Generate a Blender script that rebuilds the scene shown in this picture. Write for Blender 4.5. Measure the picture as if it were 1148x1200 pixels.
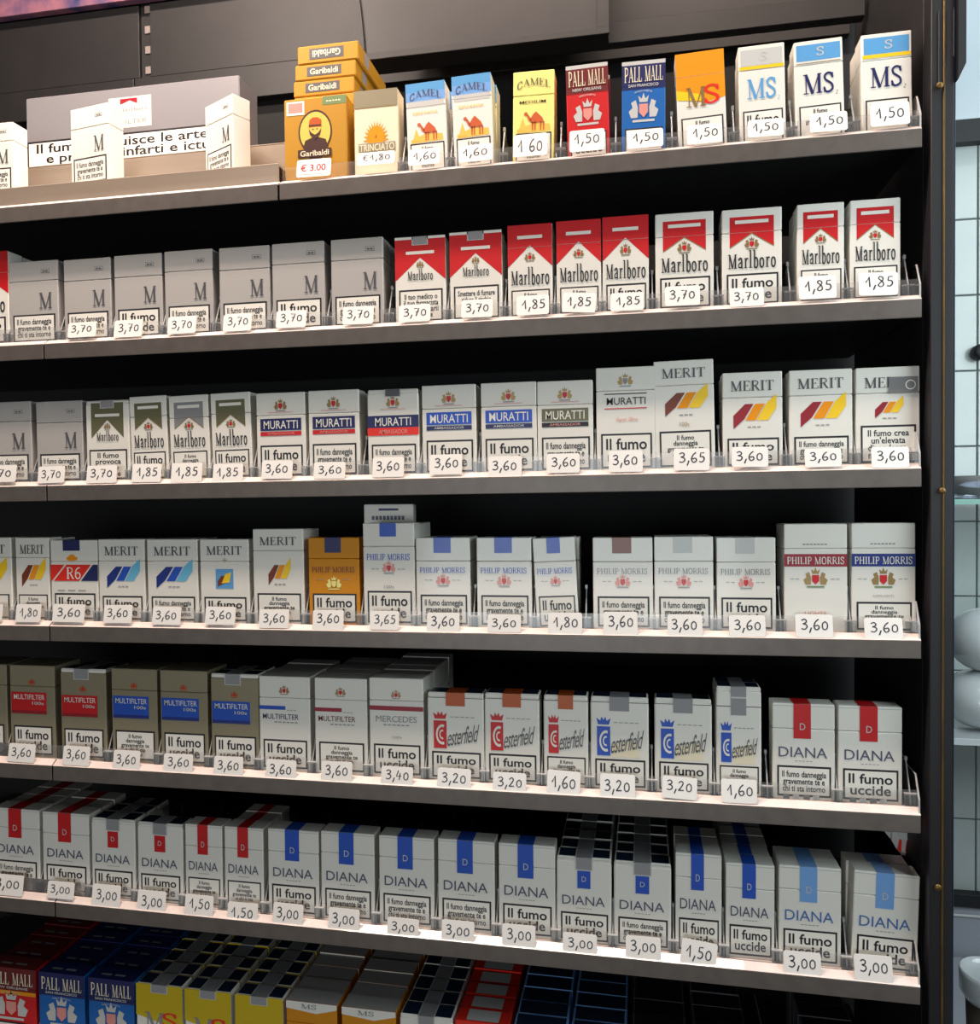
import bpy, math, random
from mathutils import Matrix, Vector
random.seed(7)
S = bpy.context.scene
for o in list(bpy.data.objects): bpy.data.objects.remove(o)
C = S.collection

# ------------------------------------------------------------------ camera
F = 950.0
YAW, PITCH, ROLL = -0.1846, -0.0206, -0.0091
CAM = Vector((0.6423, -0.7876, -0.3244))
cy, sy, cp, sp, cr, sr = math.cos(YAW), math.sin(YAW), math.cos(PITCH), math.sin(PITCH), math.cos(ROLL), math.sin(ROLL)
fw = Vector((sy*cp, cy*cp, sp)); rt0 = Vector((cy, -sy, 0)); up0 = rt0.cross(fw)
rt = rt0*cr + up0*sr; up = -rt0*sr + up0*cr
cam = bpy.data.cameras.new('camera'); camo = bpy.data.objects.new('camera', cam); C.objects.link(camo)
cam.sensor_fit = 'HORIZONTAL'; cam.sensor_width = 36; cam.lens = F/1148*36; cam.clip_start = .01; cam.clip_end = 20
M = Matrix((rt, up, -fw)).transposed().to_4x4(); M.translation = CAM
camo.matrix_world = M
S.camera = camo

def un(px, py, Y=0.0):
    """pixel of the 1148x1200 photograph -> point on the vertical plane y = Y"""
    d = rt*((px-574)/F) + up*(-(py-600)/F) + fw
    t = (Y-CAM.y)/d.y
    return CAM + d*t

# ------------------------------------------------------------------ world, lights, exposure
w = bpy.data.worlds.new('world'); S.world = w; w.use_nodes = True
w.node_tree.nodes['Background'].inputs[0].default_value = (0.75, 0.85, 1.0, 1)
w.node_tree.nodes['Background'].inputs[1].default_value = 0.07
def area(name, loc, target, size, power, col, sy_=None, spread=None):
    l = bpy.data.lights.new(name, 'AREA'); l.energy = power; l.color = col; l.size = size
    if sy_: l.shape = 'RECTANGLE'; l.size_y = sy_
    if spread: l.spread = spread
    o = bpy.data.objects.new(name, l); C.objects.link(o); o.location = loc
    o.rotation_euler = (Vector(target)-Vector(loc)).to_track_quat('-Z', 'Y').to_euler()
    return o
area('spot_lamp_light', (0.10, -0.15, 0.44), (0.10, 0.03, -0.2), .08, 3.8, (1.0, .84, .72))
area('canopy_lamp_light', (0.36, -0.20, 0.84), (0.36, 0.0, -.4), 1.1, 25.0, (1.0, .80, .68), .05)
area('shop_front_light', (0.38, -2.6, -0.55), (0.45, 0.0, -0.45), 1.3, 18, (.88, .96, 1.0), .6)
area('panel_fill_light', (1.35, 0.35, 0.85), (1.25, .86, .1), .5, 1.6, (.78, .92, 1.0), .2)  # added lamp out of view, grades the white wall panel from its top
area('tile_fill_light', (1.6, -0.1, 0.1), (1.25, .86, -.25), 1.0, 17.0, (.84, .96, 1.0), 1.0)  # added fill turned away from the shelves, brightens tiles and china
S.view_settings.view_transform = 'Standard'; S.view_settings.look = 'None'
S.view_settings.exposure = 0.0; S.view_settings.gamma = 1.0; S.view_settings.use_curve_mapping = False

# ------------------------------------------------------------------ materials
_m = {}
def lin(c): return tuple(((v/255)/12.92 if v/255 <= .04045 else ((v/255+.055)/1.055)**2.4) for v in c)
PAL = dict(
 white=(236,232,222), cream=(238,226,196), paper=(240,236,226), ink=(30,28,34), red=(205,26,32), dred=(150,26,40),
 blue=(34,84,190), navy=(32,38,92), sky=(92,160,214), lblue=(120,168,226), gold=(166,138,88), orange=(240,150,20),
 yellow=(250,205,30), lyellow=(246,236,140), olive=(104,102,74), dyellow=(206,178,22), silver=(186,182,178), grey=(140,140,142), lgrey=(200,200,196),
 tan=(166,156,130), brown=(120,52,28), umber=(190,84,20), amber=(190,138,42), dkbrown=(70,40,34), pmorange=(214,140,28), scarlet=(232,44,30),
 dgrey=(84,84,88), camel=(206,96,50), sand=(240,196,90), cyan=(110,190,224), stamp=(150,148,150), foil=(120,128,140), foildk=(40,60,88),
 pblue=(22,100,178), slate=(84,86,110), slateb=(70,112,176), green=(120,140,90), pink=(226,150,140), maroon=(110,34,36), fade=(150,148,146), multi=(160,150,124), bordo=(158,32,52), dblue=(30,50,130))
def mat(name, rough=.42, coat=.18, metal=0, col=None, spec=.5):
    if name in _m: return _m[name]
    m = bpy.data.materials.new(name); m.use_nodes = True; b = m.node_tree.nodes['Principled BSDF']
    c = lin(col or PAL[name]); b.inputs['Base Color'].default_value = (*c, 1)
    b.inputs['Roughness'].default_value = rough; b.inputs['Coat Weight'].default_value = coat
    b.inputs['Coat Roughness'].default_value = .08; b.inputs['Metallic'].default_value = metal
    b.inputs['Specular IOR Level'].default_value = spec
    _m[name] = m; return m
def noisy(name, c1, c2, scale, rough=.5, bump=.0, metal=0, detail=4, coat=0, stretch=(1,1,1)):
    if name in _m: return _m[name]
    m = bpy.data.materials.new(name); m.use_nodes = True; nt = m.node_tree; b = nt.nodes['Principled BSDF']
    tc = nt.nodes.new('ShaderNodeTexCoord'); mp = nt.nodes.new('ShaderNodeMapping'); mp.inputs['Scale'].default_value = stretch
    n = nt.nodes.new('ShaderNodeTexNoise'); n.inputs['Scale'].default_value = scale; n.inputs['Detail'].default_value = detail
    r = nt.nodes.new('ShaderNodeValToRGB'); r.color_ramp.elements[0].position = .35; r.color_ramp.elements[1].position = .65
    r.color_ramp.elements[0].color = (*lin(c1), 1); r.color_ramp.elements[1].color = (*lin(c2), 1)
    L = nt.links.new; L(tc.outputs['Object'], mp.inputs[0]); L(mp.outputs[0], n.inputs['Vector']); L(n.outputs['Fac'], r.inputs[0]); L(r.outputs[0], b.inputs['Base Color'])
    b.inputs['Roughness'].default_value = rough; b.inputs['Metallic'].default_value = metal; b.inputs['Coat Weight'].default_value = coat
    if bump:
        bp = nt.nodes.new('ShaderNodeBump'); bp.inputs['Strength'].default_value = bump; bp.inputs['Distance'].default_value = .001
        L(n.outputs['Fac'], bp.inputs['Height']); L(bp.outputs[0], b.inputs['Normal'])
    _m[name] = m; return m
def clear(name, tint=(1,1,1), fac=.14, rough=.05):
    m = bpy.data.materials.new(name); m.use_nodes = True; nt = m.node_tree; nt.nodes.clear()
    o = nt.nodes.new('ShaderNodeOutputMaterial'); t = nt.nodes.new('ShaderNodeBsdfTransparent'); g = nt.nodes.new('ShaderNodeBsdfGlossy')
    d = nt.nodes.new('ShaderNodeBsdfDiffuse'); a = nt.nodes.new('ShaderNodeMixShader'); x = nt.nodes.new('ShaderNodeMixShader'); fr = nt.nodes.new('ShaderNodeFresnel')
    fr.inputs[0].default_value = 1.45; t.inputs[0].default_value = (*tint, 1); g.inputs['Roughness'].default_value = rough
    d.inputs[0].default_value = (.8, .8, .8, 1); L = nt.links.new
    a.inputs[0].default_value = fac; L(t.outputs[0], a.inputs[1]); L(d.outputs[0], a.inputs[2])
    L(fr.outputs[0], x.inputs[0]); L(a.outputs[0], x.inputs[1]); L(g.outputs[0], x.inputs[2]); L(x.outputs[0], o.inputs[0])
    _m[name] = m; return m
mat('silver', .36, .3, .08, (186,182,178)); mat('orange', .5, .1, spec=.25); mat('amber', .5, .1, spec=.25); mat('pmorange', .5, .1, spec=.25); mat('foil', .3, .2, .6); mat('foildk', .25, .3, .5); mat('white', .45, .3); mat('gold', .35, .3, .4)
mat('ink', .5, .1); mat('paper', .6, .05); mat('stamp', .6, .3); mat('tan', .35, .35, .3); mat('multi', .35, .35, .3)
lipm = noisy('shelf_grey_metal', (100,93,88), (108,101,96), 60, .42, metal=.25)
railm = noisy('price_rail_plastic', (212,196,190), (226,212,204), 40, .4, coat=.2)
darkm = noisy('dark_shelf_metal', (22,21,23), (27,26,28), 50, .6)
panelm = noisy('dark_back_panel', (27,26,27), (32,30,31), 30, .55)
postm = noisy('dark_post_paint', (26,26,30), (34,33,36), 25, .45, .1, stretch=(1,1,.1))
goldm = noisy('brass_seam', (92,74,36), (120,92,44), 30, .4, metal=.5)
plast = clear('clear_plastic', fac=.07, rough=.2); plast2 = clear('clear_plastic_edge', fac=.5, rough=.15); glassm = clear('shelf_glass', (.6,.85,.78), .08)

# ------------------------------------------------------------------ object helpers
def link(name, me, parent=None, loc=None):
    o = bpy.data.objects.new(name, me); C.objects.link(o)
    if parent: o.parent = parent
    if loc is not None: o.location = loc
    return o
def tag(o, label, cat, group=None, kind=None):
    if label: o['label'] = label
    if cat: o['category'] = cat
    if group: o['group'] = group
    if kind: o['kind'] = kind
    return o
class MB:
    def __init__(s): s.v = []; s.f = []; s.mi = []; s.ms = []
    def mslot(s, m):
        if m not in s.ms: s.ms.append(m)
        return s.ms.index(m)
    def poly(s, pts, m):
        b = len(s.v); s.v += [tuple(p) for p in pts]; s.f.append(tuple(range(b, b+len(pts)))); s.mi.append(s.mslot(m))
    def raw(s, vs, fs, m):
        b = len(s.v); s.v += [tuple(p) for p in vs]; k = s.mslot(m)
        for f in fs: s.f.append(tuple(i+b for i in f)); s.mi.append(k)
    def box(s, x0, y0, z0, x1, y1, z1, m, c=0.0):
        if c <= 0:
            vs = [(x0,y0,z0),(x1,y0,z0),(x1,y1,z0),(x0,y1,z0),(x0,y0,z1),(x1,y0,z1),(x1,y1,z1),(x0,y1,z1)]
            s.raw(vs, [(0,3,2,1),(4,5,6,7),(0,1,5,4),(1,2,6,5),(2,3,7,6),(3,0,4,7)], m); return
        # box with chamfered edges: three-axis insets (24 verts)
        vs = []; idx = {}
        X = (x0, x1); Y = (y0, y1); Z = (z0, z1)
        for i in (0,1):
            for j in (0,1):
                for k in (0,1):
                    sx, s_y, sz = (c, -c)[i], (c, -c)[j], (c, -c)[k]
                    idx[i,j,k,'x'] = len(vs); vs.append((X[i], Y[j]+s_y, Z[k]+sz))
                    idx[i,j,k,'y'] = len(vs); vs.append((X[i]+sx, Y[j], Z[k]+sz))
                    idx[i,j,k,'z'] = len(vs); vs.append((X[i]+sx, Y[j]+s_y, Z[k]))
        fs = []
        q = [(0,0),(1,0),(1,1),(0,1)]
        for i in (0,1):
            fs.append([idx[i,a,b,'x'] for a,b in q]); fs.append([idx[a,i,b,'y'] for a,b in q]); fs.append([idx[a,b,i,'z'] for a,b in q])
        for a in (0,1):
            for b in (0,1):
                fs.append([idx[a,b,0,'x'], idx[a,b,1,'x'], idx[a,b,1,'y'], idx[a,b,0,'y']])
                fs.append([idx[a,0,b,'x'], idx[a,1,b,'x'], idx[a,1,b,'z'], idx[a,0,b,'z']])
                fs.append([idx[0,a,b,'y'], idx[1,a,b,'y'], idx[1,a,b,'z'], idx[0,a,b,'z']])
                for d in (0,1): fs.append([idx[a,b,d,'x'], idx[a,b,d,'y'], idx[a,b,d,'z']])
        cx, cy_, cz = (x0+x1)/2, (y0+y1)/2, (z0+z1)/2
        ff = []
        for f in fs:
            p = [Vector(vs[i]) for i in f]; n = (p[1]-p[0]).cross(p[2]-p[0]); ctr = sum(p, Vector())/len(p)
            ff.append(f if n.dot(ctr-Vector((cx,cy_,cz))) > 0 else f[::-1])
        s.raw(vs, ff, m)
    def mesh(s, name, smooth=False):
        me = bpy.data.meshes.new(name); me.from_pydata(s.v, [], s.f)
        for m in s.ms: me.materials.append(m)
        me.polygons.foreach_set('material_index', s.mi)
        if smooth: me.polygons.foreach_set('use_smooth', [True]*len(s.f))
        me.update(); return me
    def obj(s, name, parent=None, loc=None, smooth=False): return link(name, s.mesh(name, smooth), parent, loc)
def lathe(prof, n=32):
    vs = []; fs = []
    for r, z in prof:
        for i in range(n):
            a = 2*math.pi*i/n; vs.append((r*math.cos(a), r*math.sin(a), z))
    for k in range(len(prof)-1):
        for i in range(n):
            j = (i+1) % n; fs.append((k*n+i, k*n+j, (k+1)*n+j, (k+1)*n+i))
    return vs, fs

# ------------------------------------------------------------------ lettering
def cat(pts, n=6):
    if len(pts) < 3: return pts
    P = [pts[0]]+list(pts)+[pts[-1]]; out = []
    for i in range(1, len(P)-2):
        for k in range(n):
            t = k/n; a, b, c, d = P[i-1], P[i], P[i+1], P[i+2]
            out.append(tuple(.5*((2*b[j])+(-a[j]+c[j])*t+(2*a[j]-5*b[j]+4*c[j]-d[j])*t*t+(-a[j]+3*b[j]-3*c[j]+d[j])*t**3) for j in (0,1)))
    out.append(tuple(pts[-1])); return out
def ribbon(pts, w, lay, vs, fs):
    n = len(pts)
    b = len(vs)
    for i, p in enumerate(pts):
        q0 = pts[max(0, i-1)]; q1 = pts[min(n-1, i+1)]
        dx, dy = q1[0]-q0[0], q1[1]-q0[1]; l = math.hypot(dx, dy) or 1
        nx, ny = -dy/l*w/2, dx/l*w/2
        vs.append((p[0]+nx, p[1]+ny, lay)); vs.append((p[0]-nx, p[1]-ny, lay))
    for i in range(n-1): fs.append((b+2*i, b+2*i+1, b+2*i+3, b+2*i+2))
T, t_ = .15, .055
def sf(x, y, w=.26): return ([(x-w/2, y), (x+w/2, y)], t_)
SER = {
 'M': (.98, [([(.13,0),(.13,1)],t_),([(.13,1),(.47,0)],T),([(.47,0),(.82,1)],t_),([(.82,1),(.82,0)],T),sf(.13,.03),sf(.82,.03,.3),sf(.08,.97,.16),sf(.87,.97,.16)]),
 'S': (.58, [(cat([(.5,.74),(.42,.93),(.26,.97),(.1,.85),(.12,.66),(.3,.52),(.46,.38),(.48,.16),(.3,.03),(.13,.06),(.05,.26)]),.11),([(.5,.98),(.5,.7)],t_),([(.05,.02),(.05,.3)],t_)]),
 'E': (.64, [([(.16,0),(.16,1)],T),([(.04,.97),(.56,.97)],t_),([(.04,.03),(.6,.03)],t_),([(.16,.52),(.42,.52)],t_),([(.55,1),(.55,.8)],t_),([(.59,0),(.59,.24)],t_),([(.42,.62),(.42,.42)],t_)]),
 'R': (.74, [([(.16,0),(.16,1)],T),(cat([(.05,.97),(.38,.97),(.55,.86),(.55,.64),(.38,.52),(.16,.5)]),.085),([(.36,.52),(.66,.02)],T*.85),sf(.16,.03),sf(.68,.03,.16)]),
 'I': (.38, [([(.19,0),(.19,1)],T),sf(.19,.03,.32),sf(.19,.97,.32)]),
 'T': (.72, [([(.36,0),(.36,1)],T),([(.04,.97),(.68,.97)],t_),sf(.36,.03,.3),([(.05,1),(.05,.76)],t_),([(.67,1),(.67,.76)],t_)]),
 'P': (.64, [([(.16,0),(.16,1)],T),(cat([(.05,.97),(.36,.97),(.55,.86),(.55,.6),(.38,.47),(.16,.46)]),.09),sf(.16,.03)]),
 'H': (.82, [([(.16,0),(.16,1)],T),([(.66,0),(.66,1)],T),([(.16,.52),(.66,.52)],t_),sf(.16,.03),sf(.16,.97),sf(.66,.03),sf(.66,.97)]),
 'L': (.62, [([(.16,0),(.16,1)],T),([(.04,.03),(.58,.03)],t_),sf(.16,.97),([(.57,0),(.57,.26)],t_)]),
 'O': (.76, [(cat([(.38,.98),(.14,.82),(.12,.2),(.38,.02),(.64,.2),(.62,.82),(.38,.98)]),.12)]),
 'A': (.78, [([(.1,0),(.38,1)],t_),([(.36,1),(.66,0)],T),([(.18,.32),(.56,.32)],t_),sf(.1,.03,.2),sf(.66,.03,.24)]),
 'C': (.7, [(cat([(.6,.74),(.5,.92),(.34,.97),(.14,.78),(.12,.24),(.34,.03),(.52,.08),(.62,.28)]),.12),([(.61,.98),(.61,.7)],t_)]),
 'D': (.76, [([(.16,0),(.16,1)],T),(cat([(.05,.97),(.36,.97),(.62,.8),(.64,.24),(.38,.03),(.05,.03)]),.1)]),
 '6': (.64, [(cat([(.52,.97),(.28,.9),(.12,.6),(.12,.22),(.3,.03),(.5,.16),(.52,.42),(.34,.56),(.14,.42)]),.11)]),
 ' ': (.34, []),
}
MAL = {
 'M': (.62, [([(.1,0),(.1,.72)],.05),([(.1,.72),(.31,.02)],.1),([(.31,.02),(.5,.72)],.05),([(.5,.72),(.5,0)],.11),([(.02,.02),(.2,.02)],.04),([(.4,.02),(.6,.02)],.04),([(0,.7),(.14,.7)],.04),([(.46,.7),(.6,.7)],.04)]),
 'a': (.36, [(cat([(.05,.4),(.14,.5),(.26,.44),(.27,.02)]),.1),(cat([(.26,.3),(.08,.22),(.07,.06),(.24,.06)]),.07),([(.24,.02),(.36,.02)],.04)]),
 'r': (.3, [([(.12,0),(.12,.5)],.1),(cat([(.14,.36),(.2,.48),(.3,.46)]),.08),([(.02,.02),(.22,.02)],.04),([(.02,.49),(.14,.49)],.04)]),
 'l': (.22, [([(.11,0),(.11,.9)],.1),([(.0,.02),(.22,.02)],.04),([(.0,.88),(.12,.88)],.04)]),
 'b': (.36, [([(.11,0),(.11,.9)],.1),([(.0,.88),(.12,.88)],.04),(cat([(.1,.42),(.22,.5),(.31,.38),(.31,.12),(.22,.0),(.1,.06)]),.09)]),
 'o': (.38, [(cat([(.19,.49),(.08,.38),(.08,.12),(.19,.01),(.3,.12),(.3,.38),(.19,.49)]),.09)]),
}
HW = {
 '0': (.5, [(cat([(.3,.78),(.1,.6),(.08,.2),(.24,.04),(.42,.2),(.42,.6),(.24,.78)]),.09)]),
 '1': (.42, [([(.02,.42),(.26,.95),(.3,.02)],.1)]),
 '3': (.52, [(cat([(.06,.84),(.26,.96),(.42,.82),(.36,.62),(.18,.54),(.4,.46),(.46,.24),(.28,.04),(.04,.1)]),.1)]),
 '5': (.5, [([(.44,.94),(.16,.92),(.12,.56)],.09),(cat([(.12,.56),(.34,.56),(.42,.3),(.26,.06),(.04,.1)]),.1)]),
 '6': (.5, [(cat([(.4,.98),(.16,.7),(.06,.3),(.2,.02),(.42,.16),(.36,.42),(.12,.34)]),.1)]),
 '4': (.52, [([(.2,.96),(.04,.36),(.46,.4)],.09),([(.36,.7),(.3,.0)],.09)]),
 '7': (.5, [([(.04,.92),(.44,.92),(.2,.0)],.1),([(.14,.46),(.44,.52)],.08)]),
 '8': (.48, [(cat([(.38,.84),(.2,.96),(.08,.78),(.36,.44),(.38,.14),(.18,.02),(.06,.2),(.34,.6),(.38,.84)]),.09)]),
 '2': (.52, [(cat([(.06,.76),(.24,.94),(.4,.76),(.26,.4),(.04,.06)]),.1),([(.04,.06),(.46,.1)],.1)]),
 '9': (.48, [(cat([(.38,.8),(.18,.92),(.08,.68),(.24,.5),(.4,.74),(.36,.3),(.2,.0)]),.1)]),
 ',': (.2, [([(.16,.2),(.02,-.28)],.1)]), '.': (.2, [([(.06,.04),(.14,.08)],.1)]), ' ': (.3, []),
 'E': (.56, [(cat([(.5,.86),(.26,.94),(.1,.6),(.14,.2),(.34,.04),(.52,.12)]),.09),([(0,.6),(.4,.6)],.06),([(0,.42),(.36,.42)],.06)]),
}
_t = {}
def text_geom(s, font):
    k = (s, font)
    if k in _t: return _t[k]
    vs = []; fs = []
    if font in ('serif', 'marl', 'hand'):
        G = {'serif': SER, 'marl': MAL, 'hand': HW}[font]; x = 0; n = 0
        for ch in s:
            adv, st = G[ch]
            for pts, wd in st:
                n += 1; ribbon([(x+p[0], p[1]) for p in pts], wd, (n % 9)*.25, vs, fs)
            x += adv + (.05 if font != 'hand' else .1)
    else:
        cu = bpy.data.curves.new('t', 'FONT'); cu.body = s; cu.resolution_u = 3 if len(s) < 16 else 2
        cu.align_x = 'CENTER'; cu.space_line = .82
        if font == 'bold': cu.offset = .004 if 'M' in s else .017
        if font == 'thin': cu.offset = -.008
        if font == 'script': cu.shear = .45; cu.space_character = .9
        ob = bpy.data.objects.new('t', cu); me = bpy.data.meshes.new_from_object(ob)
        vs = [(v.co.x, v.co.y, 0) for v in me.vertices]; fs = [tuple(p.vertices) for p in me.polygons]
        bpy.data.objects.remove(ob); bpy.data.curves.remove(cu); bpy.data.meshes.remove(me)
    x0 = min(v[0] for v in vs); x1 = max(v[0] for v in vs); y0 = min(v[1] for v in vs); y1 = max(v[1] for v in vs)
    vs = [((v[0]-x0)/(x1-x0), (v[1]-y0)/(y1-y0), v[2]) for v in vs]
    _t[k] = (vs, fs); return _t[k]

# ------------------------------------------------------------------ printed packs
D = .0222
EPS = .00011
def clipv(p, lo, hi):
    def cl(p, f):
        out = []
        for i in range(len(p)):
            a, b = p[i], p[(i+1) % len(p)]; fa, fb = f(a), f(b)
            if fa >= 0: out.append(a)
            if fa*fb < 0:
                t = fa/(fa-fb); out.append((a[0]+(b[0]-a[0])*t, a[1]+(b[1]-a[1])*t))
        return out
    p = cl(p, lambda q: q[1]-lo)
    return cl(p, lambda q: hi-q[1]) if p else p
class Art:
    """print on the front (t: fraction down from the top) and, with negative t, on the top face"""
    def __init__(s, W, H, seam):
        s.W, s.H, s.seam = W, H, seam
        s.parts = {}          # name -> MB
        s.body = 'white'; s.lidm = None; s.soft = None; s.topm = None; s.sidem = None
    def mb(s, part): return s.parts.setdefault(part, MB())
    def P(s, u, t): return ((u-.5)*s.W, s.H*(1-t))
    def poly(s, pts, m, lay=1, part='printed_design'):
        pp = [((u-.5)*s.W, (s.H*(1-t) if t >= 0 else s.H - t*D)) for u, t in pts]
        rng = [(0, s.H-s.seam-.0002), (s.H-s.seam+.0002, s.H)] if s.seam and part == 'printed_design' else [(0, s.H)]
        for lo, hi in rng:
            q = clipv(pp, lo, hi)
            if len(q) > 2:
                a = sum(q[i][0]*q[(i+1) % len(q)][1]-q[(i+1) % len(q)][0]*q[i][1] for i in range(len(q)))
                if a < 0: q = q[::-1]
                s.mb(part).poly([(x, -EPS*lay, v) for x, v in q], mat(m))
        if min(p[1] for p in pts) < 0:
            q = clipv(pp, s.H, s.H+D)
            if len(q) > 2: s.mb(part).poly([(x, v-s.H, s.H+EPS*lay) for x, v in q], mat(m))
    def rect(s, u0, t0, u1, t1, m, lay=1, part='printed_design'):
        s.poly([(u0,t1),(u1,t1),(u1,t0),(u0,t0)], m, lay, part)
    def ell(s, u, t, ru, rt_, m, lay=1, part='printed_design', n=20):
        s.poly([(u+ru*math.cos(2*math.pi*i/n), t-rt_*math.sin(2*math.pi*i/n)) for i in range(n)], m, lay, part)
    def text(s, u0, t0, u1, t1, txt, m, font='sans', part='lettering', lay=3, flip=False, rot=0.0, arch=0.0):
        vs, fs = text_geom(txt, font)
        x0, z1 = s.P(u0, t0); x1, z0 = s.P(u1, t1); out = []
        for a, b, l in vs:
            if flip: a, b = 1-a, 1-b
            zz = z0+(z1-z0)*b + rot*(a-.5)*(x1-x0) + arch*(1-(2*a-1)**2)
            out.append((x0+(x1-x0)*a, -EPS*(lay+l), zz))
        s.mb(part).raw(out, fs, mat(m))
    def dash(s, u0, t0, u1, t1, m, n=7):
        w_ = (u1-u0)/n
        for i in range(n): s.rect(u0+i*w_, t0, u0+(i+.72)*w_, t1, m, 2, 'small_print')
    def crest(s, u, t, r, c1, c2, c3):
        k = s.W/s.H
        p = 'emblem'
        s.poly([(u-.28*r,t-.3*r*k),(u+.28*r,t-.3*r*k),(u+.28*r,t+.2*r*k),(u,t+.5*r*k),(u-.28*r,t+.2*r*k)], c1, 3, p)
        for d in (-1, 1):
            s.poly([(u+d*.38*r,t+.5*r*k),(u+d*.8*r,t+.5*r*k),(u+d*.95*r,t+.1*r*k),(u+d*.7*r,t-.1*r*k),(u+d*.8*r,t-.4*r*k),(u+d*.5*r,t-.55*r*k),(u+d*.36*r,t-.1*r*k)], c2, 2, p)
        s.poly([(u-.25*r,t-.4*r*k),(u+.25*r,t-.4*r*k),(u+.34*r,t-.8*r*k),(u+.12*r,t-.6*r*k),(u,t-.95*r*k),(u-.12*r,t-.6*r*k),(u-.34*r,t-.8*r*k)], c2, 2, p)
        s.rect(u-.7*r, t+.62*r*k, u+.7*r, t+.76*r*k, c3, 2, p)
    def band(s, u0, t0, u1, t1, m1, lay=1): s.rect(u0, t0, u1, t1, m1, lay)
WARN = {
 'A': ('Il fumo\nuccide', (.07,.10,.93,.88), 'bold'),
 'B': ('Il fumo danneggia\ngravemente te e\nchi ti sta intorno', (.06,.12,.94,.88), 'bold'),
 'C': ('Il fumo\ndanneggia\ngravemente te\ne chi ti sta\nintorno', (.12,.08,.88,.92), 'bold'),
 'D': ('Il tuo medico o\nil tuo farmacista\npossono aiutarti\na smettere', (.07,.1,.93,.92), 'bold'),
 'E': ('Smettere di fumare\nriduce il rischio\ndi malattie\ncardiovascolari', (.06,.1,.94,.92), 'bold'),
 'F': ('Il fumo\nprovoca\ncancro\nmortale', (.14,.06,.86,.94), 'bold'),
 'G': ("Il fumo crea\nun'elevata\ndipendenza,\nnon iniziare", (.1,.08,.9,.92), 'bold'),
}
def warning(a, kind, t0=.665, t1=.965, u0=.075, u1=.94):
    k = a.W/a.H; b = .030
    a.rect(u0, t0, u1, t1, 'ink', 2, 'warning_label'); a.rect(u0+b, t0+b*k*1.1, u1-b, t1-b*k*1.1, 'cream' if 0 else 'paper', 3, 'warning_label')
    s, (p, q, r, z), f = WARN[kind]
    U0, U1, T0, T1 = u0+b, u1-b, t0+b*k, t1-b*k
    a.text(U0+(U1-U0)*p, T0+(T1-T0)*q, U0+(U1-U0)*r, T0+(T1-T0)*z, s, 'ink', f, 'warning_text', 4)

def stamp(a, u0, u1, m='stamp', t1=.1):
    a.rect(u0-.02, -.95, u1+.02, t1+.008, 'lgrey', 2, 'tax_stamp'); a.rect(u0, -.95, u1, t1, m, 3, 'tax_stamp')
def d_grey_m(a, wn='B', body='silver'):
    a.body = body; a.rect(.66,.1,.84,.15,'grey',1,'emblem'); a.rect(.675,.107,.825,.143,body,2,'emblem')
    a.poly([(.70,.14),(.70,.115),(.75,.125),(.80,.115),(.80,.14),(.75,.13)],'dgrey',3,'emblem')
    a.text(.62,.38,.88,.58,'M','dgrey','serif'); warning(a, wn, .64)
def d_marl(a, col='red', border=True, soft=False, wn='A'):
    if border: u0, u1, t0, tl, ap = .13, .87, .08, .385, .245
    else: u0, u1, t0, tl, ap = 0, 1, 0, .45, .22
    if soft: a.soft = True; ap = .24
    if not border and soft: tl = .50; a.rect(0,0,1,.03,'white',2)
    if soft and border: t0, tl = .03, .46
    a.poly([(u0,t0),(.5,t0),(.5,ap),(u0,tl)], col); a.poly([(.5,t0),(u1,t0),(u1,tl),(.5,ap)], col)
    if border and not soft:
        a.poly([(.5,ap),(.5,ap+.012),(u0,tl+.012),(u0,tl)], 'gold'); a.poly([(.5,ap),(u1,tl),(u1,tl+.012),(.5,ap+.012)], 'gold')
    b = .115 if not soft else .165
    a.rect(.22, b, .78, b+.035, 'white', 2, 'name_bar')
    if soft: a.crest(.5, .32, .08, 'gold', 'gold', 'gold'); a.text(.25,.37,.75,.50,'Marlboro','ink','marl'); stamp(a, .36,.64,t1=.09); warning(a, wn, .60)
    elif border: a.crest(.5, .355, .13, 'red', 'gold', 'gold'); a.text(.1,.42,.9,.61,'Marlboro','ink','marl'); warning(a, wn, .655)
    else: a.crest(.5, .345, .13, 'red', 'gold', 'gold'); a.text(.07,.45,.93,.645,'Marlboro','ink','marl'); warning(a, wn, .69)
def d_muratti(a, top='navy', bot='red', style='box', wn='A'):
    if style == 'plain':
        a.crest(.5,.13,.14,'grey','gold','fade'); a.rect(.14,.25,.86,.26,'ink',2); a.text(.18,.29,.84,.36,'MURATTI','ink','bold')
        a.rect(.14,.39,.86,.40,'red',2); a.text(.33,.48,.71,.53,'Super Slims','pink','script'); warning(a, wn, .635); return
    a.crest(.5,.15,.14,'red','gold','fade'); a.rect(.25,.225,.75,.232,'pink',2,'small_print')
    u0, u1 = (.0,1.0) if style == 'full' else (.08,.92)
    a.rect(u0,.30,u1,.44,top,2); a.rect(u0,.452 if style != 'full' else .44,u1,.50 if style != 'full' else .53,bot,2)
    a.text(.15,.325,.85,.42,'MURATTI','white','bold'); a.text(.22,.462,.78,.488 if style != 'full' else .51,'AMBASSADOR','pink' if bot != 'navy' else 'lgrey','bold')
    if style == 'full': a.soft = True; stamp(a,.36,.64,'dgrey',.08); a.dash(.3,.70 if 0 else .575,.7,.59,'pink') if 0 else None; warning(a, wn, .63)
    else: warning(a, wn, .61)
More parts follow.
